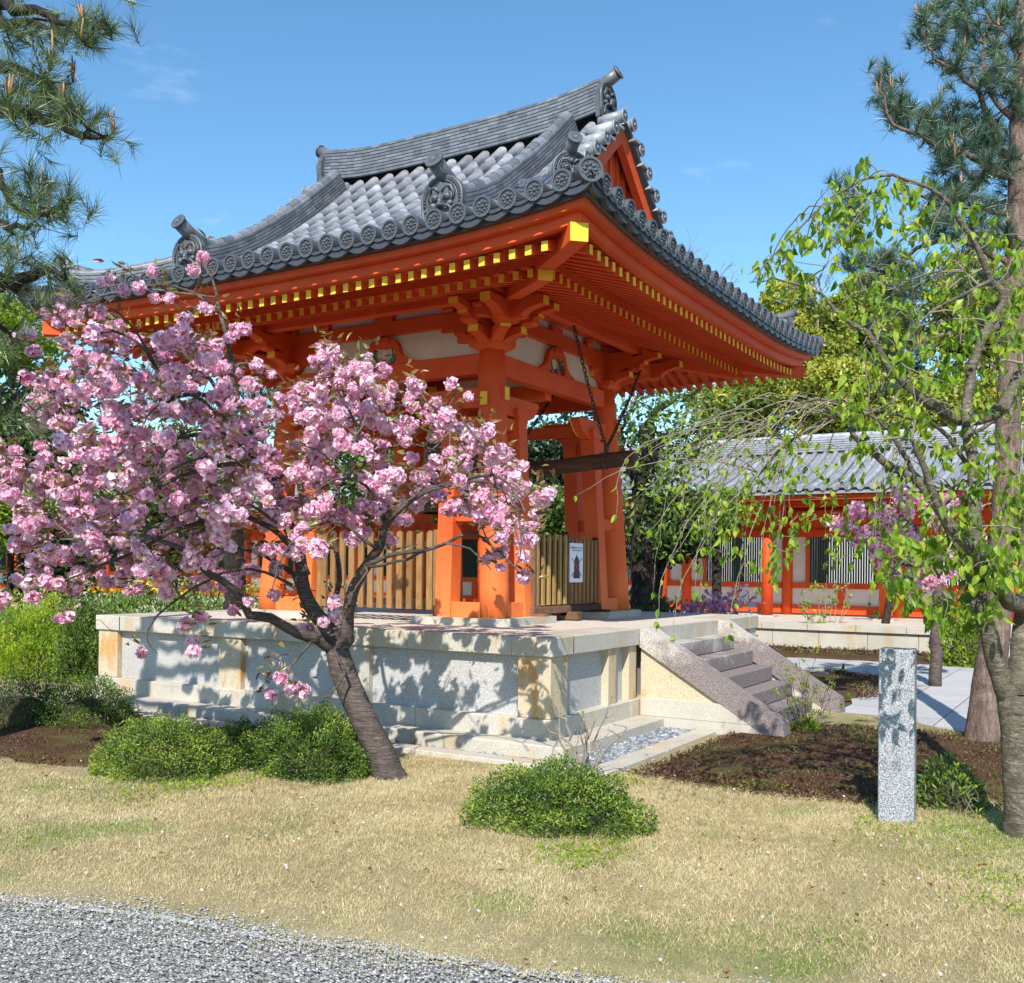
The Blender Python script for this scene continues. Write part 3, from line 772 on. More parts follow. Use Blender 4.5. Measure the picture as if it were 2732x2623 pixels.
# ridges
def ridge(path,w,h,layers,name,mat=TILE,cap=.07,ups=None,par=roof,seglen=.3,side=None):
    path=np.array(path,float); T=np.gradient(path,axis=0); T/=np.linalg.norm(T,axis=1)[:,None]
    S=np.cross(T,(0,0,1)); S/=np.linalg.norm(S,axis=1)[:,None]; U=np.cross(S,T)
    hh=np.full(len(path),h) if np.isscalar(h) else np.array(h)
    prof=[]
    for i in range(layers):
        z0,z1=i/layers,(i+1)/layers; ww=w/2-.010*(i/layers)
        prof+=[(ww-.014,z0),(ww-.014,z0+.25/layers),(ww,z0+.25/layers),(ww,z1)]
    prof+= [(w/2-.05,1.0)]
    b=MB(); n=len(path)
    for sg in(-1,1):
        for q in range(len(prof)-1):
            off=random.random()
            for i in range(n-1):
                V=[path[i+e]+S[i+e]*sg*prof[q+f][0]+U[i+e]*hh[i+e]*prof[q+f][1] for e,f in((0,0),(1,0),(1,1),(0,1))]
                random.seed(int((i+ (q//4)*.5)/1.0)*31+q//4*7+int(sg)+n)
                b.add(V,[(0,1,2,3)],0,random.random()**1.3*.9)
    random.seed(len(path)*3+layers)
    for i in range(n-1):
        V=[path[i+e]+S[i+e]*s*(w/2-.05)+U[i+e]*hh[i+e] for e,s in((0,-1),(1,-1),(1,1),(0,1))]; b.add(V,[(0,1,2,3)],0,.4)
        V=[];rn=random.random()
        for e,rr in((0,cap),(1,cap*.94)):
            for j in range(8):
                th=math.pi*j/7; V.append(path[i+e]+U[i+e]*hh[i+e]+S[i+e]*rr*1.05*math.cos(th)+U[i+e]*rr*.85*math.sin(th))
        b.add(V,[(j,j+1,9+j,8+j) for j in range(7)],0,rn,True)
    for e in(0,n-1):                      # close ends
        V=[path[e]-S[e]*w/2*.98,path[e]+S[e]*w/2*.98,path[e]+S[e]*w/2*.9+U[e]*hh[e],path[e]-S[e]*w/2*.9+U[e]*hh[e]]
        b.add(V,[(0,1,2,3)],0,.3)
        V=[path[e]+U[e]*hh[e]+S[e]*cap*1.0*math.cos(math.pi*j/7)+U[e]*cap*.83*math.sin(math.pi*j/7) for j in range(8)]; b.add(V,[tuple(range(8))],0,.3)
    return PB(name,b,mat,par)
ys=np.linspace(-2.15,2.15,31)
ridge([(0,y,6.85+.07*(abs(y)/2.15)**3) for y in ys],.30,.38,9,'main_ridge',TILER)
# demon-face ridge-end tile, built once in its own frame (x right, y up, z out)
def oni_mb():
    b=MB(); w,h=.19,.42
    out=[(-w*.98,0),(-w*1.0,.10),(-w*1.08,.20)]+[(-w*1.08*math.cos(u),.24+.18*math.sin(u)) for u in np.linspace(.1,math.pi-.1,15)]+[(w*1.08,.20),(w*1.0,.10),(w*.98,0)]
    b.prism(out,(0,0,0),(1,0,0),(0,1,0),(0,0,1),-.06,.0)
    b.tube([(x*.97,y,.005) for x,y in out],.016,6); b.tube([(x*.74,y*.90+.012,.004) for x,y in out],.009,5)
    L=[(x*.86,y*.95+.006) for x,y in out]
    for i in range(len(L)-1):
        for q in (0,.5): b.ell((L[i][0]*(1-q)+L[i+1][0]*q,L[i][1]*(1-q)+L[i+1][1]*q,.006),(.011,.011,.012),seg=6,rings=4)
    for s in(-1,1):
        b.ell((s*.06,.245,.02),(.036,.032,.03),seg=10,rings=6); b.ell((s*.06,.245,.042),(.017,.017,.014),seg=8,rings=5)
        b.tube([(s*(.06+.047*math.cos(u)),.245+.043*math.sin(u),.02) for u in np.linspace(-.9,3.6,10)],.008,5)
        b.tube([(s*.015,.285,.03),(s*.05,.325,.035),(s*.10,.325,.03),(s*.125,.27,.02),(s*.12,.22,.015)],[.013,.017,.015,.011,.006],6)
        b.tube([(s*.02,.165,.03),(s*.07,.17,.03),(s*.11,.13,.022),(s*.12,.07,.018),(s*.14,.03,.012)],[.015,.014,.011,.009,.006],6)
        b.tube([(s*.04,.10,.018),(s*.085,.09,.018),(s*.10,.03,.014)],[.012,.01,.007],6)
        b.ell((s*.085,.185,.015),(.032,.026,.024),seg=8,rings=5); b.ell((s*.025,.175,.045),(.017,.014,.014),seg=8,rings=5)
        b.box((s*.055,.065,.02),(.018,.035,.018)); b.box((s*.02,.06,.02),(.024,.024,.018))
    b.ell((0,.20,.03),(.024,.045,.035),seg=8,rings=6); b.ell((0,.178,.05),(.024,.02,.02),seg=8,rings=5)
    b.ell((0,.06,.005),(.10,.045,.012),seg=12,rings=5); b.ell((0,.32,.02),(.018,.03,.016),seg=8,rings=5)
    return b
ONI=m_simple('oni_tile',(.045,.05,.058),(.13,.14,.155),14,.42,.3,.004,spec=.55)
on0=oni_mb().build('demon_face_tile',ONI)
def tori():
    b=MB(); n=14; P_=[(0,.36,-.42),(0,.385,-.28),(0,.41,-.14),(0,.455,.0),(0,.52,.12)]
    b.tube(P_,[.06,.062,.066,.07,.072],18,0); d=nrm(np.array(P_[-1])-np.array(P_[-2])); c=np.array(P_[-1])
    b.tube([c,c+d*.02],[.083,.083],18,0); b.tube([c+d*.0201,c+d*.021],[.05,.05],14,1); b.tube([c+d*.019,c+d*.028],[.025,.022],10,0)
    return b
to0=tori().build('ridge_end_roll',[TILE,TILED])
def oni(pos,zd,s):
    w=TW([pos])[0]; place(on0,w,zd,scale=s); place(to0,w,zd,scale=s)
for s in(-1,1): oni((0,s*2.18,6.84),(0,s,0),1.02)
for sx in(-1,1):
    for sy in(-1,1):
        ya=1.77; xs=np.linspace(2.92,.16,19)
        hs=[.25+.05*(1-min(1,i/5)) for i in range(19)]
        ridge([(sx*x,sy*(ya+.10*((x-.2)/2.7)**2 if False else ya),rs(ya,x)-.01+.05*max(0,(x-2.5)/.42)**2) for x in xs],.22,hs,7,'descending_ridge',TILER)
        oni((sx*2.96,sy*ya,rs(ya,2.96)-.0),(sx,0,0),1.12)
        qs=np.linspace(3.36,2.30,11)
        ridge([(sx*q,sy*q,rs(q,q)-.02+.05*max(0,(q-2.9)/.46)**2) for q in qs],.19,.20,5,'corner_ridge',TILER)
        oni((sx*3.40,sy*3.40,rs(3.4,3.4)-.0),(sx,sy,0),.76)
bpy.data.objects.remove(on0); bpy.data.objects.remove(to0)
# verge tiles and gable
for sy in(-1,1):
    for sx in(-1,1):
        b=MB(); xs=np.arange(.14,2.46,.245)
        for x in xs:
            z=rs(0,x)+.045
            b.tube([(sx*x,sy*(VG-.28),z+.01),(sx*x,sy*(VG+.03),z)],[.066,.07],16,0,rnd=random.random())
            b.tube([(sx*x,sy*(VG+.03),z),(sx*x,sy*(VG+.05),z)],[.08,.08],18,0,rnd=.5); b.tube([(sx*x,sy*(VG+.0505),z),(sx*x,sy*(VG+.052),z)],[.058,.058],14,1,rnd=.5); b.ell((sx*x,sy*(VG+.052),z),(.02,.01,.02),seg=8,rings=4,mat=0)
            for q in(.0,):
                b.box((sx*(x+.12),sy*(VG-.1),rs(0,x+.12)-.01),(.20,.30,.03),0,(nrm((1,0,-.75*sx*1.0)) if False else (1,0,0),(0,1,0),(0,0,1)))
        PB('verge_tiles',b,[TILEL,TILED],roof)
        # tile row beside the verge runs between; bargeboard
        b=MB(); V=[];m=16
        for i in range(m+1):
            x=.0+2.55*i/m; z=rs(0,max(x,.02))
            for (yy,zz) in ((VG-.14,-.30),(VG-.05,-.30),(VG-.05,-.085),(VG-.14,-.085)): V.append((sx*x,sy*yy,z+zz-.02*(i/m)))
        b.add(V,[(i*4+j,i*4+(j+1)%4,i*4+4+(j+1)%4,i*4+4+j) for i in range(m) for j in range(4)],0); PB('bargeboard',b,RED2,roof)
        b=MB(); V=[]
        for i in range(m+1):
            x=2.45*i/m; z=rs(0,max(x,.02)); V+=[(sx*x,sy*(VG-.12),z-.12),(sx*x,sy*2.0,z-.12),(sx*x,sy*2.0,z-.08),(sx*x,sy*(VG+.01),z-.08)]
        b.add(V,[(i*4+j,i*4+(j+1)%4,i*4+4+(j+1)%4,i*4+4+j) for i in range(m) for j in range(4)],0,.2); PB('verge_soffit',b,TILED,roof)
    b=MB(); pts=[(x,rs(0,abs(x) if abs(x)>.02 else .02)-.12) for x in np.linspace(-1.86,1.86,21)]
    b.prism([(-1.84,5.15)]+pts+[(1.84,5.15)],(0,0,0),(1,0,0),(0,0,1),(0,1,0),sy*2.0,sy*2.20)
    for x in np.arange(-1.6,1.61,.2): b.box((x,sy*2.215,(5.2+rs(0,max(abs(x),.02))-.14)/2),(.035,.03,rs(0,max(abs(x),.02))-.14-5.2))
    PB('gable_wall',b,RED2,roof)
bpy.data.objects.remove(d0)
# ------------------------------------------------------------------ things on and in the tower
def m_wood(name,a,b,sc=9,st=(1,1,.12),rough=.7):
    t=NT(name); f=t.noise(t.coord(scale=st),sc*4,5,.7,.6); g=t.noise(t.coord(),3,4); r=t.attr()
    c=t.ramp(f,[(.3,a),(.7,b)]); c=t.mix(t.ramp(r,[(0,(.45,.45,.45)),(1,(0,0,0))]),c,tuple(x*.55 for x in a))
    c=t.mix(t.ramp(g,[(.55,(0,0,0)),(.75,(.5,.5,.5))]),c,tuple(x*.4 for x in a))
    return t.pbr(c,rough,t.bump(f,.3,.003),spec=.3)
WOOD=m_wood('weathered_picket_wood',(.22,.11,.04),(.42,.24,.09))
WOODY=m_wood('yellow_picket_wood',(.30,.18,.06),(.48,.31,.12))
WOODD=m_wood('dark_old_wood',(.035,.018,.012),(.10,.05,.03))
WOODM=m_wood('foot_wood',(.12,.06,.03),(.30,.17,.09))
IRON=m_simple('rusty_iron',(.03,.018,.014),(.10,.055,.04),30,.6)
BRONZE=m_simple('dark_bronze',(.03,.035,.03),(.07,.08,.065),8,.5)
LOG=m_wood('striker_log_wood',(.045,.02,.014),(.15,.065,.035),6,(1,.1,1))
# picket fence in the left opening
fence=empty('picket_fence',O1(1.54,3.2,1.066),'brown vertical picket fence closing the left opening between orange side posts','fence')
b=MB(); 
for z in (1.29,1.95): b.box((1.585,3.2,z),(.035,1.75,.07))
b.build('rail',WOODD,fence,OW)
for i in range(12):
    y=2.43+i*.141
    b=MB(); w=.078; b.prism([(-w/2,1.20),(w/2,1.20),(w/2,2.07),(w/2-.022,2.10),(-w/2+.022,2.10),(-w/2,2.07)],(1.53,y,0),(0,1,0),(0,0,1),(1,0,0),-.0,.03,rnd=random.random()); b.build('picket',WOOD,fence,OW)
for y in (2.34,4.06):
    b=MB(); b.box((1.56,y,1.62),(.07,.07,.98),bev=.005); b.build('fence_post',WOOD,fence,OW)
# two freestanding picket screens in the right opening
YA,YB,YS=O1(3,1.43,2)[1],O1(3,1.46,2)[1],O1(3,1.425,2)[1]
ZW=lambda V: np.column_stack([V[:,:2],V[:,2]-.144*np.interp(V[:,2],[1,1.126,2.3,3.4],[.39,.40,.8,1.])])
def screen(x0,x1,y,label,rot,foot,n,wd,zt=2.09):
    o=empty('picket_screen',((x0+x1)/2,y,ZT),label,'screen','wooden picket screens under the tower')
    b=MB(); b.box(((x0+x1)/2,y+.04,1.62),(x1-x0,.012,.70)); 
    for z in(1.32,1.98): b.box(((x0+x1)/2,y+.045,z),(x1-x0,.035,.06))
    b.build('rail',WOODD,o,ZW)
    for i in range(n):
        x=x0+.03+(x1-x0-.06)*i/(n-1); w=.044
        b=MB(); b.prism([(-w/2,1.26),(w/2,1.26),(w/2,zt-.05),(w*.3,zt-.015),(0,zt),(-w*.3,zt-.015),(-w/2,zt-.05)],(x,y,0),(1,0,0),(0,0,1),(0,1,0),-.012,.018,rnd=random.random()); b.build('picket',wd,o,ZW)
    for x in(x0-.02,x1+.02):
        b=MB(); b.prism([(-.025,1.12),(.025,1.12),(.025,zt+.0),(0,zt+.035),(-.025,zt)],(x,y+.03,0),(1,0,0),(0,0,1),(0,1,0),-.035,.035,rnd=.4); b.build('screen_post',WOODD if x>x0 else WOODM,o,ZW)
    b=MB(); b.box(((x0+x1)/2+.02,y+.03,1.20),(x1-x0+.20,.10,.085),bev=.01)
    for x in(x0-.02,x1+.06): b.box((x,y+.02,1.118),(.13,.34,.10),bev=.012)
    b.build('foot',foot,o,ZW); return o
def z4(x,y): return (1100+x/2.8)/1.39388,(1100+y/2.8)/1.39388
sa0=on(*z4(925,1400),(0,1,0),YA)[0]; sa1=on(*z4(1150,1400),(0,1,0),YA)[0]; sb0=on(*z4(1178,1400),(0,1,0),YB)[0]; sb1=on(*z4(1372,1400),(0,1,0),YB)[0]
screen(sa0,sa1,YA,'left picket screen with yellowish slats and brown foot, beside the orange side post',0,WOODM,6,WOODY,2.10)
screen(sb0,sb1,YB,'right picket screen with dark foot that carries the white notice',0,WOODD,7,WOOD,2.06)
# notice
WHITE=m_simple('notice_white',(.72,.75,.80),(.76,.79,.84),3,.5,.0); INK=m_simple('notice_ink',(.02,.02,.03),(.03,.03,.04),5); NAVY=m_simple('bell_ink',(.035,.035,.06),(.07,.07,.10),5); REDI=m_simple('notice_red',(.42,.03,.06),(.5,.05,.08),5)
ys_=YS
def z4(x,y): return (1100+x/2.8)/1.39388,(1100+y/2.8)/1.39388
A0=on(*z4(1182,975),(0,1,0),ys_); A1=on(*z4(1275,1270),(0,1,0),ys_)
sx0,sx1,sz1,sz0=A0[0],A1[0],A0[2],A1[2]
sign=empty('notice_board',((sx0+sx1)/2,ys_,sz0),'white notice with a crossed-out bell hung on the right picket screen','sign')
b=MB(); b.box(((sx0+sx1)/2,ys_+.012,(sz0+sz1)/2),(sx1-sx0,.02,sz1-sz0),bev=.003); b.build('board',WHITE,sign)
W_=sx1-sx0; Hh=sz1-sz0; xc=(sx0+sx1)/2
def sp_(u,v): return (u*W_,v*Hh)
b=MB(); prof=[(.0,.0),(.25,.0),(.245,.08),(.20,.25),(.19,.40),(.15,.50),(.06,.555),(.03,.56),(.02,.60),(.0,.62)]
poly=[sp_(u,v+.10) for u,v in prof]+[sp_(-u,v+.10) for u,v in prof[::-1]]
b.prism(poly,(xc,0,sz0),(1,0,0),(0,0,1),(0,1,0),ys_-.0006,ys_+.0015); b.build('bell_picture',NAVY,sign)
b=MB()
for s in(-1,1):
    a=np.array([xc-s*.40*W_,ys_-.001,sz0+.15*Hh]); c_=np.array([xc+s*.40*W_,ys_-.001,sz0+.62*Hh]); d=nrm(c_-a); N=np.cross(d,(0,1,0)); 
    b.add([a+N*.006,a-N*.006,c_-N*.006,c_+N*.006] if s>0 else [q-np.array([0,.0005,0]) for q in (a+N*.006,a-N*.006,c_-N*.006,c_+N*.006)],[(0,1,2,3)],0)
b.build('red_cross',REDI,sign)
def text(body,size,pos,right,up,mat,parent,name,ext=.0004,align='CENTER'):
    cu=bpy.data.curves.new(name,'FONT'); cu.body=body; cu.size=size; cu.extrude=ext; cu.align_x=align; cu.align_y='CENTER'
    o=bpy.data.objects.new(name,cu); COL.objects.link(o); dg=bpy.context.evaluated_depsgraph_get(); me=bpy.data.meshes.new_from_object(o.evaluated_get(dg)); bpy.data.objects.remove(o)
    me.materials.clear(); me.materials.append(mat); q=bpy.data.objects.new(name,me); COL.objects.link(q)
    r=Vector(right).normalized();u=Vector(up).normalized();n=r.cross(u); M=Matrix((r,u,n)).transposed().to_4x4(); base=Vector((0,0,0)); p=parent
    while p is not None: base+=p.location; p=p.parent
    M.translation=Vector(pos)-base; q.matrix_basis=M; q.parent=parent; return q
try:
    text('鐘を撞かないでください',W_*.083,(xc,ys_-.0012,sz0+Hh*.875),(1,0,0),(0,0,1),INK,sign,'lettering')
    text("Please don't ring the bell.",W_*.072,(xc,ys_-.0012,sz0+Hh*.815),(1,0,0),(0,0,1),INK,sign,'lettering')
except Exception as e: print('text',e)
# striker log on chains
lx=3.15
log=empty('bell_striker',O1(lx,1.0,2.94),'dark round striking log slung from rusty chains under the right eave','bell striker')
b=MB(); b.tube([(lx,y,2.935+.012*(1-y)) for y in np.linspace(.60,2.62,14)],[.088]+[.093]*12+[.088],20,rnd=.6); b.build('log',LOG,log,OW)
def chain(p,q,par,link=.065,r=.0075):
    p,q=np.array(p,float),np.array(q,float); L=np.linalg.norm(q-p); n=int(L/(link*.72)); d=(q-p)/L
    u=nrm(np.cross(d,(0,1,0.1))); w=np.cross(d,u); b=MB()
    for i in range(n):
        t_=(i+.5)/n; c=p+(q-p)*t_-np.array([0,0,.06*math.sin(math.pi*t_)]); a,b2=(u,w) if i%2 else (w,u)
        pts=[c+d*(link/2)*math.cos(th)*1.0+a*link*.30*math.sin(th) for th in np.linspace(0,2*math.pi,9)]
        b.tube(pts,r,4,cap=False)
    b.build('chain',IRON,par)
h1=on(1097,600,(0,1,0),O1(3,1.22,4)[1]); h2=on(1235,668,(0,1,0),O1(3,1.22,4)[1])
NP=O1(lx,.98,2.94); NQ=O1(lx,2.35,2.93)
for (lx_,yy,zz),(ha,hb) in ((NP,(h1,h2)),(NQ,(np.array([h1[0],NQ[1],h1[2]]),np.array([h2[0],NQ[1],h1[2]])))):
    b=MB(); b.tube([(lx_+.096*math.cos(a),yy,zz+.100*math.sin(a)) for a in np.linspace(0,2*math.pi,17)],.014,6,cap=False); b.box((lx_,yy,zz+.12),(.05,.04,.05)); b.build('iron_band',IRON,log)
    for h in(ha,hb):
        chain((lx_,yy,zz+.14),(h[0],h[1],h[2]-.10),log)
        b=MB(); b.tube([(h[0]+.035*math.cos(a),h[1],h[2]-.06+.045*math.sin(a)) for a in np.linspace(0,2*math.pi,11)],.011,5,cap=False); b.tube([(h[0],h[1],h[2]-.02),(h[0],h[1],h[2]+.06)],.012,6); b.build('hook',IRON,log)
# bell
bell=empty('temple_bell',O1(3.15,3.2,2.40),'large dark bronze temple bell hanging in the middle of the tower','bell')
b=MB(); prof=[(.40,0),(.43,.02),(.43,.08),(.41,.10),(.40,.35),(.38,.40),(.385,.42),(.37,.8),(.35,1.0),(.30,1.12),(.18,1.2),(0,1.22)]
n=32;V=[(3.15+r*math.cos(2*math.pi*j/n),3.2+r*math.sin(2*math.pi*j/n),2.40+z) for r,z in prof for j in range(n)]
b.add(V,[(i*n+j,i*n+(j+1)%n,(i+1)*n+(j+1)%n,(i+1)*n+j) for i in range(len(prof)-1) for j in range(n)],0,.5,True)
b.tube([(3.15+.11*math.cos(a),3.2,3.58+.16*math.sin(a)) for a in np.linspace(0,math.pi,9)],.035,8)
b.build('bell_body',BRONZE,bell,OW)
b=MB(); b.box((3.15,3.2,3.83),(.16,2.8,.18)); b.build('bell_beam',RED2,tower,OW)

# ------------------------------------------------------------------ granite marker post
MARK=m_granite('speckled_marker_granite',(.44,.45,.47),(.15,.155,.17),150,None,grime=.25,thr=.56)
pb=gnd(1714.5,1584); pdp=float((pb-CAM)@CF); pt_=at(1716.5,1244,pdp); pax=nrm(pt_-pb); ph=float(np.linalg.norm(pt_-pb)); pw=.212
an=R(186); pn=np.array([math.cos(an),math.sin(an),0]); pn=nrm(pn-pax*(pn@pax)); ps=np.cross(pax,pn); pb=pb-pn*pw/2      # the post leans a little
post=empty('stone_marker',pb,'square speckled grey granite marker post with carved characters on the dry lawn','stone marker')
b=MB(); b.box(pb+pax*(ph/2-.02),(pw,pw,ph+.04),ax=(ps,pn,pax),bev=.006); b.build('shaft',MARK,post)
CARV=m_simple('carved_groove',(.10,.10,.11),(.2,.2,.21),20)
try:
    for ch,zf,s_ in (('果',.745,.36),('風',.345,.33)):
        text(ch,pw*s_,pb+pax*(ph*zf)+pn*(pw/2+.0008),-np.cross(pn,pax)*1.0 if False else np.cross(pax,pn),pax,CARV,post,'carved_character')
except Exception as e: print('text',e)

# ------------------------------------------------------------------ corridor building behind
XF,XC,XW=14.9,18.0,20.0; ZF=.58
c2=on(1468,1180,(1,0,0),16)[1]
CW=lambda V: np.column_stack([16+(V[:,0]-18)*.855,c2+(V[:,1]-c2)*.855,.54+(V[:,2]-.58)*.857])
cor=empty('corridor_building',(16,6,0),'long vermilion temple corridor with green lattice windows and grey tiled roof behind the tower','building')
def cb(name,mat,boxes,**kw):
    b=MB()
    for c,s in boxes: b.box(c,s,rnd=random.random(),**kw)
    return b.build(name,mat,cor,CW)
Y0,Y1=-10,40; YL=Y1-Y0; YM=(Y0+Y1)/2
BAY=3.05
cb('stylobate',GRAN_W,[((XF+.18,Y0+1.1*i+.55,ZF-.075),(.36,1.09,.15)) for i in range(int(YL/1.1))]+[((XF+.22,Y0+1.1*i+.3,.22),(.30,1.09,.42)) for i in range(int(YL/1.1))],bev=.006)
cb('stylobate_floor',FLOORST,[((XF+.36+3.2,YM,ZF-.06),(6.4,YL,.11))])
ycols=[c2+BAY*i for i in range(-4,13) if c2+BAY*i>Y0]
RED3=m_red('corridor_vermilion',(.60,.055,.008),(.72,.10,.012),False)
for y in ycols:
    b=MB(); b.tube([(XC,y,ZF),(XC,y,3.3)],[.155,.15],16); b.build('column',RED3,cor,CW)
    b=MB(); b.tube([(XW,y,ZF),(XW,y,3.4)],.16,14); b.build('wall_column',RED3,cor,CW)
    b=MB(); b.prism([(-.45,3.55),(.45,3.55),(.45,3.48),(.25,3.38),(.12,3.30),(-.12,3.30),(-.25,3.38),(-.45,3.48)],(XC,y,0),(0,1,0),(0,0,1),(1,0,0),-.09,.09); b.box(((XC+XW)/2,y,3.2),(XW-XC,.14,.2)); b.build('bracket',RED3,cor,CW)
    yc=y+BAY/2
    cb('plaster_panel',PLASTER,[((XW,yc,1.10),(.06,BAY-.3,.5)),((XW,yc-1.12,2.1),(.06,.5,1.5)),((XW,yc+1.12,2.1),(.06,.5,1.5))])
    cb('wall_frame',RED3,[((XW-.02,yc,.75),(.16,BAY-.31,.24)),((XW-.02,yc,1.42),(.16,BAY-.31,.16)),((XW-.02,yc,2.90),(.16,BAY-.31,.2)),((XW-.02,yc,1.08),(.12,.2,.5)),((XW-.02,yc-.95,2.15),(.12,.10,1.32)),((XW-.02,yc+.95,2.15),(.12,.10,1.32))])
    b=MB()
    for i in range(26): b.box((XW-.03,yc-.86+1.72*i/25,2.15),(.045,.045,1.32))
    b.build('lattice_window',bpy.data.materials.get('lattice_green') or m_simple('lattice_green',(.004,.02,.015),(.01,.04,.028),20),cor,CW)
cb('column_base_stone',GRAN_W,[((XC,y,ZF),(.5,.5,.09)) for y in ycols])
cb('frieze',RED3,[((XW,YM,3.2),(.10,YL,.42)),((XW+.3,YM,3.75),(.05,YL,.7))])
cb('eave_beam',RED3,[((XC,YM,3.62),(.2,YL,.16)),((XW,YM,3.45),(.2,YL,.2)),((XC-1.08,YM,3.70),(.10,YL,.10))])
b=MB()
for i in range(int(YL/.42)): 
    y=Y0+.42*i; b.box((XC-.35,y,3.80),(1.45,.09,.1),0); b.box((XC-1.08,y,3.80),(.01,.088,.098),1)
b.build('rafter_row',[RED3,YEL],cor,CW)['kind']='stuff'
XR=20.8
def cz(x): u=(x-(XC-1.25)); return 3.93+.19*u+.036*u*u
b=MB(); n=10; xs=np.linspace(XC-1.25,XR,n+1)
for i in range(n):
    V=[(xs[i],Y0,cz(xs[i])),(xs[i],Y1,cz(xs[i])),(xs[i+1],Y1,cz(xs[i+1])),(xs[i+1],Y0,cz(xs[i+1]))]; b.add(V,[(0,1,2,3)],0,.1)
b.add([(XR,Y0,cz(XR)),(XR,Y1,cz(XR)),(2*XR-XC+1.25,Y1,3.86),(2*XR-XC+1.25,Y0,3.86)],[(0,1,2,3)],0,.3)
b.box((XC-1.2,YM,3.82),(.12,YL,.07))
for i in range(int(YL/.30)):
    y=Y0+.3*i; pts=[(x,y,cz(x)+.02) for x in xs]; 
    b.tube(pts,.075,8,rnd=random.random()*.8)
    b.tube([(xs[0]-.06,y,cz(xs[0])+.02),(xs[0]-.02,y,cz(xs[0])+.02)],.092,12,rnd=.2)
b.build('corridor_roof',TILEL,cor,CW)
b=MB()
for i in range(6): b.box((XR,YM,cz(XR)+.04+.065*i),(.34-.012*i,YL,.05),rnd=.3+.1*i)
b.tube([(XR,Y0,cz(XR)+.45),(XR,Y1,cz(XR)+.45)],.09,8,rnd=.9); b.build('ridge',TILEL,cor,CW)
# white garden wall seen through the lattice
gw=empty('garden_wall',(27,6,0),'white plastered wall seen through the green lattice windows','wall')
b=MB(); b.box((27,YM,1.8),(.3,YL+20,3.6)); b.build('wall_face',m_simple('bright_plaster',(.75,.75,.74),(.8,.8,.79),2),gw)
b=MB(); b.box((27,YM,3.66),(.5,YL+20,.12)); b.build('coping',TILE,gw)
# ------------------------------------------------------------------ foliage helpers
def unit(n):
    v=rng.normal(size=(n,3)); return v/np.linalg.norm(v,axis=1)[:,None]
def norm2(v): return v/(np.linalg.norm(v,axis=1)[:,None]+1e-9)
def leaves(b,P,D,L,W,rnd,mat=0,fold=.15,up=None,hi=False):
    """diamond leaves: base P, long axis D, length L, width W (arrays)"""
    n=len(P); D=norm2(D); A=unit(n) if up is None else up+unit(n)*.35
    S=norm2(np.cross(D,A)); N=np.cross(S,D); L=np.broadcast_to(L,(n,))[:,None]; W=np.broadcast_to(W,(n,))[:,None]
    if hi:
        c=.10*L*N
        V=np.stack([P,P+D*L*.28+S*W*.46+N*L*fold,P+D*L*.62+S*W*.40+N*L*fold-c,P+D*L-c*2.2,P+D*L*.62-S*W*.40+N*L*fold-c,P+D*L*.28-S*W*.46+N*L*fold,P+D*L*.45],1).reshape(-1,3)
        F=np.arange(n*7).reshape(n,7)
        b.add(V,np.concatenate([F[:,q] for q in ([0,1,6],[1,2,6],[2,3,6],[3,4,6],[4,5,6],[5,0,6])]),mat,np.repeat(np.broadcast_to(rnd,(n,)),7)); return
    V=np.stack([P,P+D*L*.45+S*W*.5+N*L*fold,P+D*L,P+D*L*.45-S*W*.5+N*L*fold],1).reshape(-1,3)
    F=np.arange(n*4).reshape(n,4)
    F=np.concatenate([F[:,[0,1,2]],F[:,[0,2,3]]])
    b.add(V,F,mat,np.repeat(np.broadcast_to(rnd,(n,)),4))
def needles(b,P,D,L,w,rnd,mat=0):
    n=len(P); D=norm2(D); S=norm2(np.cross(D,unit(n))); L=np.broadcast_to(L,(n,))[:,None]
    V=np.stack([P-S*w/2,P+S*w/2,P+D*L*.6+S*w*.4+np.array([0,0,-.0])*L,P+D*L],1).reshape(-1,3)
    F=np.arange(n*4).reshape(n,4); b.add(V,F,mat,np.repeat(np.broadcast_to(rnd,(n,)),4))
def m_leaf(name,stops,amt=.35,gloss=.05,tr=None):
    t=NT(name); c=t.ramp(t.attr(),stops); 
    tc=t.mix(.75,c,tr) if tr else c
    return t.leaf(c,tc,amt,.45,gloss)
PINK=m_leaf('cherry_petals',[(0,(.70,.25,.40)),(.3,(.86,.42,.60)),(.65,(.94,.62,.76)),(1,(.97,.86,.91))],.42,.02)
BRONZEL=m_leaf('bronze_young_leaves',[(0,(.16,.06,.02)),(.5,(.26,.17,.04)),(1,(.30,.34,.07))],.45,.06)
GREENL=m_leaf('fresh_cherry_leaves',[(0,(.07,.16,.012)),(.5,(.23,.38,.022)),(1,(.50,.58,.06))],.5,.025)
NEED=m_leaf('pine_needles',[(0,(.03,.06,.02)),(.5,(.09,.15,.04)),(1,(.22,.26,.07))],.15,.08)
NEEDB=m_leaf('blue_pine_needles',[(0,(.03,.07,.045)),(.5,(.08,.15,.085)),(1,(.17,.25,.11))],.15,.08)
CANDLE=m_simple('pine_candle',(.35,.15,.06),(.50,.27,.12),30)
AZAL=m_leaf('azalea_leaves',[(0,(.025,.05,.010)),(.35,(.06,.12,.018)),(.65,(.14,.23,.028)),(1,(.34,.42,.06))],.25,.04)
OLIVE=m_leaf('camphor_leaves',[(0,(.07,.11,.012)),(.5,(.28,.32,.03)),(1,(.56,.50,.06))],.3,.05)
MIDG=m_leaf('broadleaf_green',[(0,(.025,.06,.010)),(.5,(.09,.17,.025)),(1,(.22,.32,.05))],.3,.05)
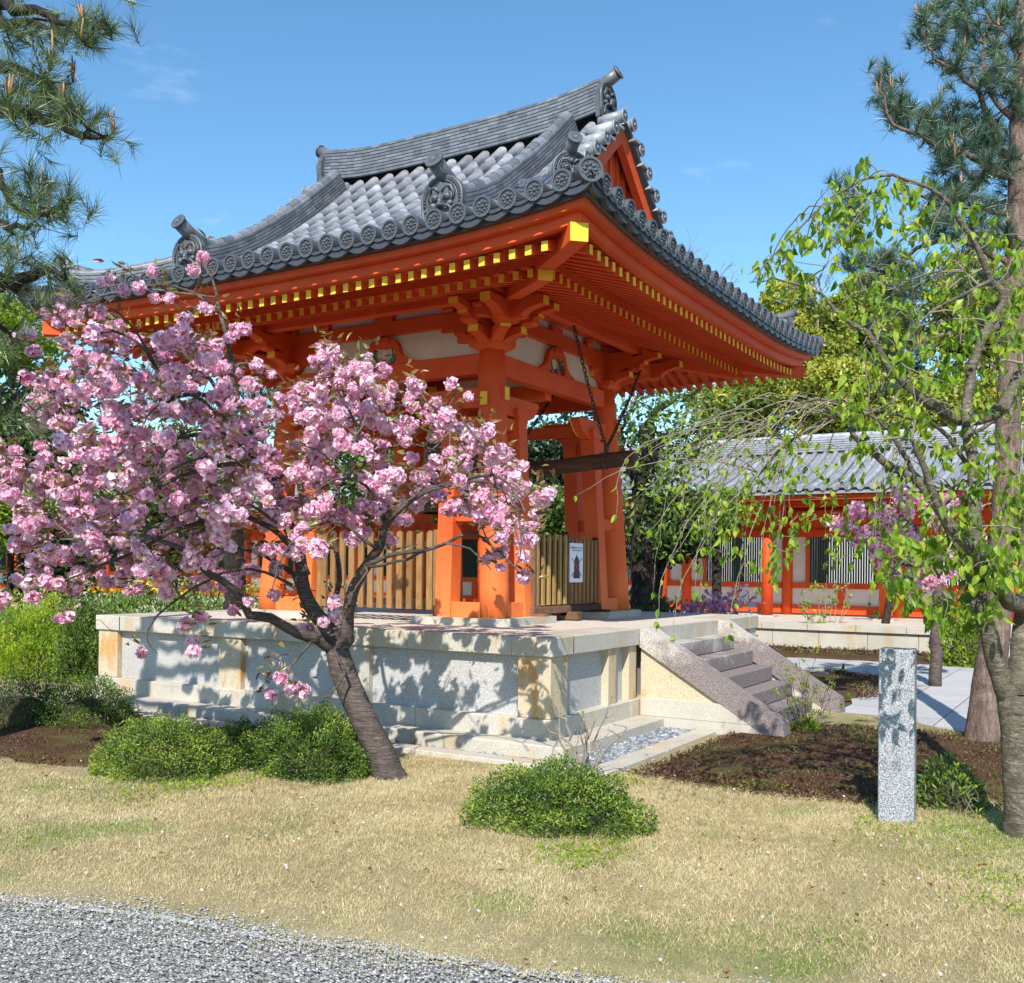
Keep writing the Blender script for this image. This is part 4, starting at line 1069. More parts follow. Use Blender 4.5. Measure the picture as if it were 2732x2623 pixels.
LIME=m_leaf('lime_maple_leaves',[(0,(.10,.18,.01)),(.5,(.25,.36,.02)),(1,(.42,.50,.05))],.45,.04)
DARKG=m_leaf('dark_evergreen',[(0,(.008,.02,.008)),(.5,(.025,.055,.018)),(1,(.06,.11,.03))],.2,.05)
YFLOW=m_leaf('yellow_flowers',[(0,(.55,.42,.02)),(1,(.80,.65,.05))],.3,.02)
WHITEF=m_leaf('white_flowers',[(0,(.7,.6,.65)),(1,(.85,.82,.82))],.3,.02)
MAG=m_leaf('magenta_azalea',[(0,(.55,.14,.28)),(1,(.75,.48,.66))],.3,.02)
def m_bark(name,a,b,c3,sc=(3,3,24),lent=True):
    t=NT(name); n=t.noise(t.coord(scale=sc),3.2,5,.7,.4); m2=t.noise(t.coord(),7,5,.7); f=t.noise(t.coord(),60,3)
    c=t.ramp(n,[(.35,a),(.55,b),(.72,c3)]); c=t.mix(t.ramp(m2,[(.4,(.5,.5,.5)),(.65,(0,0,0))]),c,tuple(x*.5 for x in a))
    return t.pbr(c,.85,t.bump(t.mix(.6,f,n),1.0,.03),spec=.2)
CBARK=m_bark('cherry_bark',(.07,.052,.045),(.17,.135,.115),(.34,.29,.25),(3.5,3.5,30))
CTWIG=m_simple('cherry_twig',(.09,.065,.055),(.20,.16,.14),30)
WBARK=m_bark('weeping_cherry_bark',(.10,.085,.06),(.22,.19,.14),(.40,.37,.30),(5,5,14))
WTWIG=m_simple('grey_twig',(.17,.135,.10),(.34,.29,.22),30)
PBARK=m_bark('red_pine_bark',(.13,.085,.07),(.27,.19,.155),(.40,.31,.26),(9,9,2.2))
DBARK=m_bark('dark_pine_bark',(.025,.018,.014),(.06,.045,.038),(.10,.08,.07),(7,7,4))

class Skel:
    def __init__(s): s.P=[];s.R=[];s.b=MB()
    def path(s,pts,rads,sides=8,n=None,wig=.0,seed=0):
        pts=np.array(pts,float); rads=np.interp(np.linspace(0,1,len(pts)),np.linspace(0,1,len(rads)),rads)
        # Catmull-Rom resample
        Q=np.vstack([2*pts[0]-pts[1],pts,2*pts[-1]-pts[-2]]); out=[];ro=[]
        for i in range(1,len(Q)-2):
            m=max(2,int(np.linalg.norm(Q[i+1]-Q[i])/.09))
            for j in range(m):
                t=j/m; a=Q[i-1:i+3]
                out.append(.5*((2*a[1])+(-a[0]+a[2])*t+(2*a[0]-5*a[1]+4*a[2]-a[3])*t*t+(-a[0]+3*a[1]-3*a[2]+a[3])*t**3)); ro.append(rads[i-1]*(1-t)+rads[i]*t)
        out.append(pts[-1]);ro.append(rads[-1]); out=np.array(out);ro=np.array(ro)
        if wig: out[1:-1]+=np.cumsum(rng.normal(size=(len(out)-2,3)),axis=0)*0+rng.normal(size=(len(out)-2,3))*wig
        s.b.tube(out,ro,sides,mat=0 if ro[0]>.012 else 1)
        s.P+=list(out);s.R+=list(ro); return out
    def link(s,tgt,rt=.003,r0max=.02,arch=.25,sides=5,down=0.,minr=0,wob=.02,reach=None):
        P=np.array(s.P);Rr=np.array(s.R); d=np.linalg.norm(P-tgt,axis=1)+ (0.25*np.maximum(0,P[:,2]-tgt[2]-.2))
        if minr: d=d+np.where(Rr<minr,9,0)
        i=int(np.argmin(d)); a=P[i]; L=np.linalg.norm(tgt-a)
        if L<.04: return None
        n=max(4,int(L/.06)); t=np.linspace(0,1,n)[:,None]
        mid=(a+tgt)/2+np.array([0,0,arch*L])+rng.normal(size=3)*.12*L
        c=(1-t)**2*a+2*t*(1-t)*mid+t*t*tgt
        c[1:-1]+=rng.normal(size=(n-2,3))*wob*min(L,.5)
        r0=min(Rr[i]*.75,r0max,rt+.012*L+.002); r0=max(r0,rt)
        s.b.tube(c,np.linspace(r0,rt,n),sides,mat=1 if r0<.012 else 0,cap=False)
        s.P+=list(c[1:]);s.R+=list(np.linspace(r0,rt,n)[1:]); return c
def inpoly(x,y,poly):
    c=False;j=len(poly)-1
    for i in range(len(poly)):
        if (poly[i][1]>y)!=(poly[j][1]>y) and x<(poly[j][0]-poly[i][0])*(y-poly[i][1])/(poly[j][1]-poly[i][1])+poly[i][0]: c=not c
        j=i
    return c
def sample_poly(poly,n,mind=0):
    xs=[p[0] for p in poly];ys=[p[1] for p in poly];out=[];tr=0
    while len(out)<n and tr<n*60:
        tr+=1;x=rng.uniform(min(xs),max(xs));y=rng.uniform(min(ys),max(ys))
        if inpoly(x,y,poly) and (mind==0 or all((x-a)**2+(y-c)**2>mind**2 for a,c in out[-400:])): out.append((x,y))
    return out

# ------------------------------------------------------------------ pink double cherry
g0=gnd(745,1487); d0_=float((g0-CAM)@CF)
ctree=empty('pink_cherry_tree',g0,'leaning cherry tree full of pink pompom blossom before the stone platform','tree')
sk=Skel()
def pp(L,deps): 
    n=len(L); ds=np.interp(np.linspace(0,1,n),np.linspace(0,1,len(deps)),deps); return [at(x,y,d0_+d) for (x,y),d in zip(L,ds)]
sk.path([at(748,1500,d0_)]+pp([(742,1478),(728,1440),(700,1385),(672,1325),(655,1280),(645,1243)],[0,.15]),[.155,.118,.108,.102,.10,.098,.09],16)
trunk_b=sk.b; sk.b=MB()
sk.path(pp([(645,1245),(623,1198),(592,1157),(578,1109),(574,1069),(554,1003),(538,954),(517,911),(495,861),(480,845),(450,800),(415,765),(362,754),(316,773),(267,792)],[.15,.3,.5,.3,-.2]),[.072,.058,.045,.036,.028,.018,.008],10,wig=.004)
sk.path(pp([(645,1245),(664,1224),(664,1200),(671,1145),(684,1109),(701,1082),(722,1054),(732,1030),(739,1006),(773,968),(825,938),(876,920),(945,910),(979,934),(996,986)],[.15,.0,-.3,-.6,-.8]),[.06,.05,.042,.03,.02,.012,.006],10,wig=.004)
sk.path(pp([(640,1245),(605,1222),(568,1212),(520,1185),(479,1178),(450,1131),(397,1097),(362,1059),(313,1036),(248,1024),(183,1029),(115,1032)],[.15,-.3,-.7,-1.0]),[.05,.040,.032,.022,.012,.006],8,wig=.005)
sk.path(pp([(495,861),(470,800),(450,750),(442,685),(430,628),(416,578),(412,552),(393,510),(380,490)],[.4,.7]),[.026,.022,.018,.012,.005],8,wig=.004)
sk.path(pp([(414,570),(374,565),(290,554),(229,559),(160,578),(114,605)],[.6,.4]),[.010,.007,.004],6,wig=.003)
sk.path(pp([(362,754),(330,735),(297,700),(267,643),(229,601),(183,578),(152,584)],[0,-.4]),[.014,.009,.004],6,wig=.003)
sk.path(pp([(554,1003),(527,920),(560,895),(585,876),(612,845),(643,831),(671,797),(715,770),(756,776),(801,780),(842,807),(873,842),(894,869)],[.3,.6,.5]),[.032,.026,.020,.013,.005],8,wig=.004)
sk.path(pp([(538,954),(502,899),(420,891),(324,922),(248,971),(191,1009)],[.3,-.5,-.9]),[.024,.016,.006],7,wig=.004)
sk.path(pp([(574,1069),(520,1010),(440,985),(350,1010),(250,1060),(150,1100),(60,1130)],[.4,-.2,-.8]),[.026,.017,.005],7,wig=.005)
sk.path(pp([(739,1006),(732,986),(722,930),(700,860),(660,760),(640,700)],[-.3,.2]),[.022,.014,.005],7,wig=.004)
sk.path(pp([(701,1082),(760,1060),(830,1050),(900,1020),(960,1060),(1000,1100)],[-.3,-.9]),[.020,.012,.005],7,wig=.004)
sk.path(pp([(480,845),(400,830),(300,850),(200,880),(100,880),(10,870)],[.5,.1,-.4]),[.022,.013,.005],7,wig=.005)
sk.path(pp([(450,800),(380,700),(300,660),(200,680),(110,740),(60,800)],[.5,.9,.6]),[.018,.011,.004],7,wig=.004)
sk.path(pp([(592,1157),(560,1100),(500,1060),(420,1050),(300,1100),(200,1110)],[.5,.9,.9]),[.026,.016,.005],7,wig=.005)
sk.path(pp([(623,1198),(650,1110),(640,1020),(650,930),(700,880),(780,850),(860,870)],[.3,.9,1.0]),[.026,.016,.005],7,wig=.005)
for L,dd in (([(480,845),(430,800),(362,752),(316,770),(280,800),(267,850)],-.7),([(592,1100),(540,1010),(450,960),(350,980),(240,1040),(180,1080)],-.9),([(500,905),(420,870),(330,900),(260,960),(200,1020),(150,1060)],-1.0),([(505,900),(430,830),(350,830),(300,900),(290,960)],-1.0),([(740,1000),(800,950),(880,925),(950,930),(990,975),(1000,1040),(985,1090)],-1.1),([(720,1050),(650,1000),(600,1010),(540,1060),(520,1130)],-.8),([(740,1000),(700,930),(640,920),(580,960)],-.9),([(700,1085),(780,1070),(850,1040),(900,1050),(940,1090)],-.9),([(560,1120),(480,1090),(400,1110),(300,1180),(280,1225),(300,1250)],-.6),([(420,600),(370,560),(300,545),(240,560),(190,590)],-.1),([(297,700),(240,640),(180,640),(120,690),(100,740)],-.6),([(640,1245),(660,1290),(630,1330),(600,1338)],-.2),([(600,1225),(560,1275),(545,1300)],-.2),([(850,800),(900,840),(930,870),(920,900)],.0)):
    sk.path(pp(L,[min(dd*.4,0),dd]),[.013,.009,.004],6,wig=.005)
CP=[(85,600),(170,560),(210,600),(250,640),(330,630),(400,650),(430,700),(480,700),(520,740),(560,745),(600,720),(620,660),(660,700),(715,680),(740,720),(800,720),(860,790),(900,830),(950,840),(1000,900),(1040,950),(1035,1010),(1010,1100),(965,1080),(930,1030),(850,990),(800,970),(770,1020),(700,1060),(600,1060),(520,1090),(470,1110),(400,1130),(330,1140),(220,1125),(160,1150),(70,1120),(30,1100),(30,1030),(-10,1000),(-20,900),(20,840),(50,800),(80,760),(60,690),(50,640)]
C1=sample_poly(CP,58,45)
for x,y in C1: sk.link(at(x,y,d0_+rng.uniform(-1.1,1.2)),.005,.02,.22,6,minr=.008)
DENS=[((200,760),120),((330,900),190),((150,950),120),((480,880),130),((690,770),120),((640,930),130),((930,980),80),((260,1060),130)]
CL=[]
for x,y in sample_poly(CP,500,14):
    w=max(1-math.hypot(x-c[0],y-c[1])/(r*1.6) for c,r in DENS)
    if x>560 and y>1000: keep=.33
    elif 440<x<560 and y>1000: keep=.45
    else: keep=.62+w*.45
    if rng.random()<keep: CL.append((x,y,rng.uniform(-1.15,1.15),1.0))
CL+= [(x,y,rng.uniform(-.8,.4),s) for x,y,s in ((382,487,.7),(383,527,.7),(400,590,.9),(300,532,.8),(240,530,.7),(210,541,.8),(360,607,.9),(318,570,.6),(250,565,.6),(120,578,1),(165,601,1),(90,600,.9),(65,640,1),(205,628,.8),(405,655,.8),(455,630,.5),(112,1182,1.3),(5,1160,1),(15,862,1),(35,1035,.9),(68,1140,.8),(258,1241,.6),(372,1188,.9),(378,1215,.7),(372,1240,.5),(600,1205,.9),(585,1195,.7),(620,1195,.6),(640,1270 if False else 1215,.5),(520,1290,.6),(507,1322,.8),(530,1305,.7),(572,1322,.8),(655,1165,.8),(640,1150,.7),(1035,948,1),(998,910,1),(930,826,1.1),(905,845,.8),(885,757,.8),(632,690,1),(625,720,.9),(702,686,.9),(690,712,.7),(1010,1108,.7),(950,1080,.6),(1020,1000,.8),(985,1010,1),(700,930,.9),(520,990,.9),(760,1045,.6),(250,1105,.9),(320,1110,.9),(450,1170,.9),(470,1150,.7),(540,1130,.6),(620,990,.8),(490,910,1))]
pet=MB(); lf=MB()
for (x,y,dd,s) in CL:
    c=at(x,y,d0_+dd+.05); c_=c+np.array([0,0,.05])
    sk.link(c_,.0022,.008,.14,4,wob=.03)
    n=rng.integers(2,5) if s>.9 else rng.integers(1,3)
    cc=[c+rng.normal(size=3)*np.array([.042,.042,.03]) for _ in range(n)]
    tone=rng.uniform(-.12,.18)
    for p in cc:
        r=rng.uniform(.044,.066)*(.85+.15*s); m=54
        d=unit(m); d[:,2]*=.9
        rad=rng.uniform(.55,1.0,m)[:,None]*r
        Pp=p+d*rad; N=norm2(d+unit(m)*.55); T=norm2(np.cross(N,unit(m))); B=np.cross(N,T)
        w=rng.uniform(.30,.48,m)[:,None]*r
        V=np.stack([Pp-T*w-N*w*.25,Pp-B*w*.9+N*w*.1,Pp+T*w-N*w*.3,Pp+B*w*.9+N*w*.25],1).reshape(-1,3)
        q=np.arange(m*4).reshape(m,4); 
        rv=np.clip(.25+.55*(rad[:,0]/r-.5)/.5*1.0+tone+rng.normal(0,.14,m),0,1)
        pet.add(V,np.concatenate([q[:,[0,1,2]],q[:,[0,2,3]]]),0,np.repeat(rv,4))
    k=int(rng.integers(6,14)); o=c_+rng.normal(size=(k,3))*.055+np.array([0,0,.01]); D=unit(k); D[:,2]=D[:,2]*.5+.15
    leaves(lf,o,D,rng.uniform(.055,.10,k),rng.uniform(.022,.036,k),np.clip(rng.normal(.42,.28,k),0,1),fold=.08,hi=True)
trunk_b.build('trunk',[CBARK,CTWIG],ctree); sk.b.build('branches',[CBARK,CTWIG],ctree)
pet.build('blossom',PINK,ctree); lf.build('leaves',BRONZEL,ctree)

# ------------------------------------------------------------------ weeping cherry on the right
g1=gnd(1958,1612); d1_=float((g1-CAM)@CF)
wtree=empty('weeping_cherry_tree',g1,'weeping cherry tree with pale grey bark and fresh green leaves at the right edge','tree')
sk=Skel()
def p1(L,deps):
    n=len(L); ds=np.interp(np.linspace(0,1,n),np.linspace(0,1,len(deps)),deps); return [at(x,y,d1_+d) for (x,y),d in zip(L,ds)]
sk.path(p1([(1964,1625),(1958,1600),(1956,1500),(1952,1400),(1945,1330)],[0,0]),[.14,.11,.105,.105,.11],16,wig=.004)
sk.path(p1([(1948,1335),(1965,1200),(1972,1100),(1975,950),(1985,700),(1990,450)],[0,.3,.5]),[.085,.075,.06,.04],12,wig=.006)
tb=sk.b; sk.b=MB()
sk.path(p1([(1940,1345),(1923,1320),(1907,1268),(1890,1214),(1875,1156),(1873,1123),(1832,1031),(1792,962),(1752,914),(1712,898),(1671,866),(1635,834),(1611,797),(1591,790)],[0,-.1,.2,.3]),[.065,.055,.045,.038,.028,.018,.012],12,wig=.005)
sk.path(p1([(1968,1170),(1937,1151),(1885,1091),(1857,1047),(1808,991),(1770,900),(1745,840)],[.1,-.3,-.5]),[.06,.048,.035,.022,.01],12,wig=.005)
sk.path(p1([(1875,1085),(1868,1047),(1864,910),(1857,849),(1850,760),(1880,650),(1921,575),(1898,536),(1872,478),(1837,420),(1814,387),(1778,358),(1710,335),(1662,341),(1597,374),(1525,442),(1467,504),(1441,539)],[-.2,.3,.1,-.2]),[.042,.036,.028,.020,.014,.009,.006,.003],9,wig=.004)
sk.path(p1([(1975,720),(1953,721),(1921,776),(1879,802),(1830,800),(1760,760),(1700,700),(1662,636),(1629,620),(1597,591),(1574,562),(1532,546),(1484,536),(1435,540)],[.4,.0,-.1]),[.05,.04,.026,.014,.008,.003],9,wig=.004)
sk.path(p1([(1752,914),(1700,820),(1640,780),(1560,765),(1480,800),(1420,850)],[.2,0]),[.016,.010,.003],7,wig=.004)
sk.path(p1([(1832,1031),(1780,1040),(1720,1080),(1690,1120)],[.1,-.3]),[.014,.008,.003],6,wig=.004)
sk.path(p1([(1864,910),(1800,820),(1740,800),(1680,790),(1620,800)],[.2,-.4]),[.016,.010,.005],7,wig=.004)
sk.path(p1([(1591,795),(1510,846),(1450,910),(1415,950)],[.3,.2]),[.013,.009,.003],6,wig=.004)
sk.path(p1([(1898,536),(1850,560),(1780,600),(1720,680),(1680,760)],[0,-.4]),[.013,.008,.003],6,wig=.004)
WT=[]                                                   # long bare whips sweeping left and down
starts=[(1600,800),(1591,790),(1560,775),(1510,846),(1480,820),(1530,835),(1640,800),(1450,905)]
lv=MB()
def whip(pts,dep,r0=.0045,leafn=8,ls=.055,tip=True):
    P_=p1(pts,dep); c=sk.path(P_,[r0,.0012],4,wig=.006); 
    n=len(c); idx=rng.integers(int(n*.15),n,leafn); 
    if tip and leafn: idx=np.concatenate([idx,np.full(3,n-1)])
    if len(idx):
        k=len(idx); D=unit(k)*.45+np.array([0,0,-.75]); leaves(lv,c[idx],D,rng.uniform(.5,1.1,k)*ls,rng.uniform(.38,.5,k)*ls,np.clip(rng.normal(.6,.25,k),0,1),fold=.1,hi=True)
    return c
for i in range(30):
    s=starts[i%len(starts)]; L=rng.uniform(150,430); dx=rng.uniform(.6,1.0); e=(s[0]-L*dx,s[1]+rng.uniform(.05,.75)*L)
    m1=(s[0]-L*.25*dx,s[1]-rng.uniform(-5,45)); m2=(s[0]-L*.65*dx,(s[1]+e[1])/2-rng.uniform(0,50))
    whip([s,m1,m2,e],[.2,rng.uniform(-.9,.5)],rng.uniform(.003,.006),int(rng.integers(2,9)),.045)
for i in range(30):                                     # hanging whips
    x=rng.uniform(1330,1780); y=rng.uniform(780,900); L=rng.uniform(120,330)
    x2=x-rng.uniform(10,90); whip([(x,y),((x+x2)/2-10,y+L*.3),(x2,y+L)],[rng.uniform(-.6,.6)]*2,.0035,int(rng.integers(6,16)),.06)
for e in ((1368,948),(1258,1190),(1290,1218),(1395,1215),(1330,1130),(1180,985)):
    s=starts[int(rng.integers(0,6))]; whip([s,((s[0]+e[0])/2-10,(s[1]+e[1])/2-90),(e[0]+18,e[1]-110),e],[.2,-.4],.004,9,.06)
# hanging leaf clusters through the crown
RP=[(1455,500),(1530,420),(1600,345),(1660,320),(1760,330),(1860,400),(1980,480),(1980,1160),(1900,1130),(1800,1130),(1750,1060),(1720,960),(1640,880),(1600,760),(1640,640),(1600,560),(1500,560)]
def cluster(x,y,dd,n,ls,link=True,rr=.03):
    c=at(x,y,d1_+dd)
    if link: sk.link(c,.0018,.009,.16,4,wob=.03)
    D=unit(n)*.55+np.array([0,0,-.8]); leaves(lv,c+rng.normal(size=(n,3))*rr,D,rng.uniform(.6,1.15,n)*ls,rng.uniform(.4,.52,n)*ls,np.clip(rng.normal(.5,.27,n),0,1),fold=.1,hi=True)
for x,y in sample_poly(RP,60,32): sk.link(at(x,y,d1_+rng.uniform(-.7,.8)),.004,.014,.2,5,minr=.006)
for x,y in sample_poly(RP,270,14): cluster(x,y,rng.uniform(-.8,.9),int(rng.choice([3,5,8,13])),rng.uniform(.06,.095),rr=rng.uniform(.02,.05))
for x,y in ((1450,515),(1465,500),(1490,470),(1525,440),(1540,455),(1515,480),(1560,410),(1600,390),(1620,410),(1650,400),(1660,365),(1690,350),(1720,350),(1690,420),(1640,440),(1745,370),(1770,400),(1475,535),(1575,430),(1655,305)): cluster(x,y,rng.uniform(-.2,.2),7,.085,rr=.02)
for x,y in sample_poly([(1380,940),(1500,820),(1600,850),(1720,960),(1720,1130),(1640,1100),(1560,1050),(1480,1120),(1380,1080),(1330,1000)],46,18): cluster(x,y,rng.uniform(-.6,.6),6,.07)
for x,y in sample_poly([(1700,980),(1960,1000),(1960,1150),(1840,1200),(1740,1170),(1690,1100)],40,15): cluster(x,y,rng.uniform(-.6,.3),10,.09)
tb.build('trunk',[WBARK,WTWIG],wtree); sk.b.build('branches',[WBARK,WTWIG],wtree); lv.build('leaves',GREENL,wtree)
CORE=m_simple('bush_shade_core',(.03,.025,.015),(.08,.07,.03),18,.9,.8,.03)  # dark colour of the solid core that imitates shade inside the bushes
# ------------------------------------------------------------------ pines
def tuft(b,c,d,L,n,rmean=.5,seglen=.10,spread=.75,w=.0034):
    d=nrm(d); t=rng.random(n); P_=c+np.outer((t-1)*seglen,d); D=norm2(d*(.55+.5*t[:,None])+unit(n)*spread)
    needles(b,P_,D,L*rng.uniform(.75,1.1,n),w,np.clip(rng.normal(rmean,.22,n),0,1))
def pine(name,label,base,dd,paths,regions,needle_L,mat,bark,nper=70,candles=.3,trunkpaths=(),w=.0034,ups=.6,tw=.004):
    o=empty(name,base,label,'pine tree'); s=Skel(); 
    for L,r in trunkpaths: s.path([at(x,y,d) for x,y,d in L],r,14,wig=.004)
    tbm=s.b; s.b=MB()
    for L,dep,r in paths:
        if 'black' in name and L[0][0]<0: L=[(L[0][0]-330,L[0][1]+60)]+list(L); dep=[dep[0]+1.6]+[dep[0]]+list(dep)
        r=[r[0]*1.3]+list(r) if 'black' in name else r
        ds=np.interp(np.linspace(0,1,len(L)),np.linspace(0,1,len(dep)),dep); s.path([at(x,y,dd+q) for (x,y),q in zip(L,ds)],r,8,wig=.014)
    nb=MB(); cb_=MB()
    for poly,n,mind,dr in regions:
        for x,y in sample_poly(poly,n,mind):
            c=at(x,y,dd+rng.uniform(*dr)); pth=s.link(c,tw,.02,-.05,5,wob=.05)
            d=(c-pth[-3]) if pth is not None and len(pth)>3 else np.array([0,0,1.]); d=nrm(nrm(d)+np.array([0,0,ups]))
            tuft(nb,c,d,needle_L,nper,rng.uniform(.3,.7),w=w)
            for q in range(2):
                c2=c+rng.normal(size=3)*.07; tuft(nb,c2,nrm(d+rng.normal(size=3)*.5),needle_L*.95,int(nper*.6),rng.uniform(.3,.7),w=w)
            if rng.random()<candles:
                for q in range(int(rng.integers(1,4))):
                    h=rng.uniform(.05,.14); a=c+d*.03; e=a+nrm(np.array([rng.normal()*.12,rng.normal()*.12,1]))*h; cb_.tube([a,(a+e)/2,e],[.006,.006,.003],5)
    if trunkpaths: tbm.build('trunk',bark,o)
    s.b.build('branches',[bark,bark],o); nb.build('needles',mat,o)
    if cb_.n: cb_.build('candles',CANDLE,o)['kind']='stuff'
    return o
lb=at(-470,1500,7.2); lb[2]=0
pine('black_pine_tree','dark twisted pine branches with long needles reaching in from the left edge',lb,5.3,
 [([(-60,-10),(0,0),(31,15),(69,15),(95,38),(114,57),(126,84)],[.2,0],[.035,.022,.01]),
  ([(100,40),(130,46),(153,61),(172,57),(191,53)],[0,0],[.012,.006]),([(-60,30),(0,42),(23,50),(57,42),(95,57)],[.2,.1],[.03,.012]),
  ([(-60,120),(0,130),(34,133),(72,150),(100,160)],[.3,.1],[.03,.012]),
  ([(-80,190),(0,213),(50,213),(95,236),(133,244),(172,267),(200,262)],[.2,0],[.04,.026,.010]),
  ([(-70,330),(0,343),(23,393),(69,412),(110,400)],[.1,0],[.022,.010]),
  ([(-70,420),(0,427),(30,440),(60,430)],[.2,.1],[.02,.01]),
  ([(-80,540),(0,541),(38,534),(76,526),(126,534)],[0,-.1],[.04,.012]),
  ([(-80,620),(-30,610),(20,640)],[.4,.6],[.03,.01])],
 [([(-20,60),(40,40),(120,20),(160,40),(170,80),(90,80),(0,110)],8,20,(-.2,.3)),([(150,30),(200,20),(215,60),(200,90),(160,90)],6,14,(-.1,.1)),
  ([(0,100),(60,85),(110,110),(140,150),(130,200),(60,200),(0,200)],12,18,(-.3,.3)),([(60,190),(150,190),(205,230),(215,265),(190,290),(150,250),(90,230)],10,17,(-.2,.2)),
  ([(0,190),(50,190),(40,250),(0,240)],5,14,(-.2,.2)),
  ([(10,340),(60,320),(110,340),(160,350),(155,400),(120,430),(60,410),(10,390)],12,17,(-.2,.2)),
  ([(-10,430),(50,450),(110,470),(150,510),(140,560),(80,560),(-10,560)],15,18,(-.3,.3)),
  ([(-10,560),(80,570),(100,640),(90,760),(60,880),(-10,900)],7,24,(.2,1.0))],
 .125,NEED,DBARK,nper=72,candles=.12,trunkpaths=[([(-470,1500,7.2),(-460,1000,7.0),(-440,600,7.0),(-420,200,6.9),(-400,-200,6.9)],[.18,.15,.12,.09])])
# pine on the right
g2=gnd(1890,1425); d2_=float((g2-CAM)@CF)
pine('red_pine_tree','tall pine with pinkish scaly trunk and blue green needles behind the weeping cherry',g2,d2_,
 [([(1948,370),(1925,300),(1895,230),(1865,170),(1830,140),(1790,110),(1775,90)],[0,-.3],[.04,.022,.01]),
  ([(1950,340),(1900,330),(1860,300),(1800,280),(1750,255),(1710,235),(1690,190),(1680,120)],[0,-.2],[.035,.02,.008]),
  ([(1945,420),(1900,405),(1850,395),(1780,380),(1720,370)],[0,-.2],[.03,.01]),
  ([(1950,520),(1900,490),(1840,460),(1760,470),(1700,520),(1650,480),(1620,400)],[0,.2],[.035,.02,.008]),
  ([(1950,250),(1900,180),(1880,110),(1890,30)],[0,.2],[.03,.01]),
  ([(1940,620),(1860,640),(1780,650),(1720,690),(1690,740)],[.1,.5],[.035,.012]),
  ([(1940,780),(1880,820),(1820,830)],[0,.3],[.03,.012])],
 [([(1760,-10),(1960,-10),(1960,200),(1900,190),(1830,160),(1780,110),(1750,40)],64,14,(-.5,.5)),
  ([(1675,100),(1700,140),(1740,200),(1800,230),(1790,260),(1720,250),(1680,190)],20,12,(-.2,.2)),
  ([(1790,190),(1860,200),(1930,250),(1940,330),(1860,350),(1780,330),(1770,260)],48,13,(-.4,.4)),
  ([(1760,370),(1840,350),(1930,380),(1940,470),(1860,470),(1760,440)],34,14,(-.4,.4)),
  ([(1605,330),(1640,330),(1660,400),(1640,470),(1700,480),(1760,500),(1790,560),(1720,590),(1660,560),(1600,480)],34,13,(-.1,.4)),
  ([(1690,560),(1760,600),(1760,700),(1700,760),(1660,680)],14,18,(.2,.7)),([(1800,500),(1940,520),(1940,640),(1830,620)],12,20,(0,.5))],
 .14,NEEDB,PBARK,nper=85,candles=.3,trunkpaths=[([(1886,1432,d2_),(1890,1330,d2_),(1908,1180,d2_),(1922,1000,d2_),(1935,700,d2_),(1948,430,d2_),(1953,200,d2_+.0),(1962,-30,d2_)],[.20,.145,.125,.115,.105,.10,.085,.07])],w=.0055,ups=.9,tw=.006)

# ------------------------------------------------------------------ clipped azalea bushes and small plants
def bush(label,c,rad,n,mat,ls,group=None,name='azalea_bush',lump=.42,twigs=True,up=.5,rm=.5,cat='bush',core=True):
    c=np.array(c,float); o=empty(name,c,label,cat,group); b=MB(); rx,ry,rz=rad
    d=unit(n); d[:,2]=np.abs(d[:,2])*1.0-.12*rng.random(n)
    ph=rng.uniform(0,6,6)
    bump_=1+lump*(.5*np.sin(3*np.arctan2(d[:,1],d[:,0])+ph[0])+.5*np.sin(5*d[:,0]+7*d[:,1]+ph[1])*np.sin(6*d[:,2]+ph[2])+.35*np.sin(13*d[:,0]+ph[3])*np.sin(12*d[:,1]+ph[4]))*.6
    depth=1-np.abs(rng.normal(0,.16,n)); P_=c+d*np.array([rx,ry,rz])*(bump_*depth)[:,None]; P_[:,2]=np.maximum(P_[:,2],c[2]+.01)
    cl_=np.array([mnoise.noise(Vector(q)) for q in d[::1]*3.1+ph[2]]) if n<30000 else 0
    P_+=(.10*cl_[:,None])*d*np.array([rx,ry,rz]); P_[:,2]=np.maximum(P_[:,2],c[2]+.01)
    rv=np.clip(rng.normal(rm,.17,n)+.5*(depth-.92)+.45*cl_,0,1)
    leaves(b,P_,d*.6+unit(n)*.7+np.array([0,0,up]),rng.uniform(.6,1.2,n)*ls,rng.uniform(.32,.45,n)*ls,rv,fold=.1)
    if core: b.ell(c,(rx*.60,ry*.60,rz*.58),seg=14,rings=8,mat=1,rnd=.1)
    b.build('foliage',[mat,CORE],o)
    if twigs:
        t=MB()
        for i in range(46):
            q=unit(1)[0]; q[2]=abs(q[2]); e=c+q*np.array(rad)*rng.uniform(.7,.95); s_=c+np.array([rng.normal()*rx*.2,rng.normal()*ry*.2,0]); m_=(s_+e)/2+rng.normal(size=3)*.03; t.tube([s_,m_,e],[.008,.005,.002],4,cap=False)
        t.build('stems',CTWIG,o)
    return o
G='clipped azalea bushes around the platform'
cb0=gnd(1040,1590); bush('round bright green clipped azalea bush alone on the lawn in front of the platform corner',(cb0[0]+.15,cb0[1],0),(.50,.56,.38),21000,AZAL,.028,G,rm=.55,up=.15)
q=gnd(540,1490); bush('glossy dark green azalea bush against the platform beside the cherry trunk',(q[0]+.30,q[1]-.02,0),(.44,.52,.50),20000,AZAL,.028,G,rm=.45,up=.2)
q=gnd(260,1490); bush('wide yellowish green azalea bush in front of the left part of the platform',(q[0]+.25,q[1]-.0,0),(.46,.62,.44),20000,AZAL,.027,G,rm=.62,lump=.2,up=.2)
q=gnd(395,1480); bush('brownish green azalea bush between the yellowish bush and the glossy bush',(q[0]+.45,q[1],0),(.34,.36,.34),12000,AZAL,.026,G,rm=.35,up=.2)
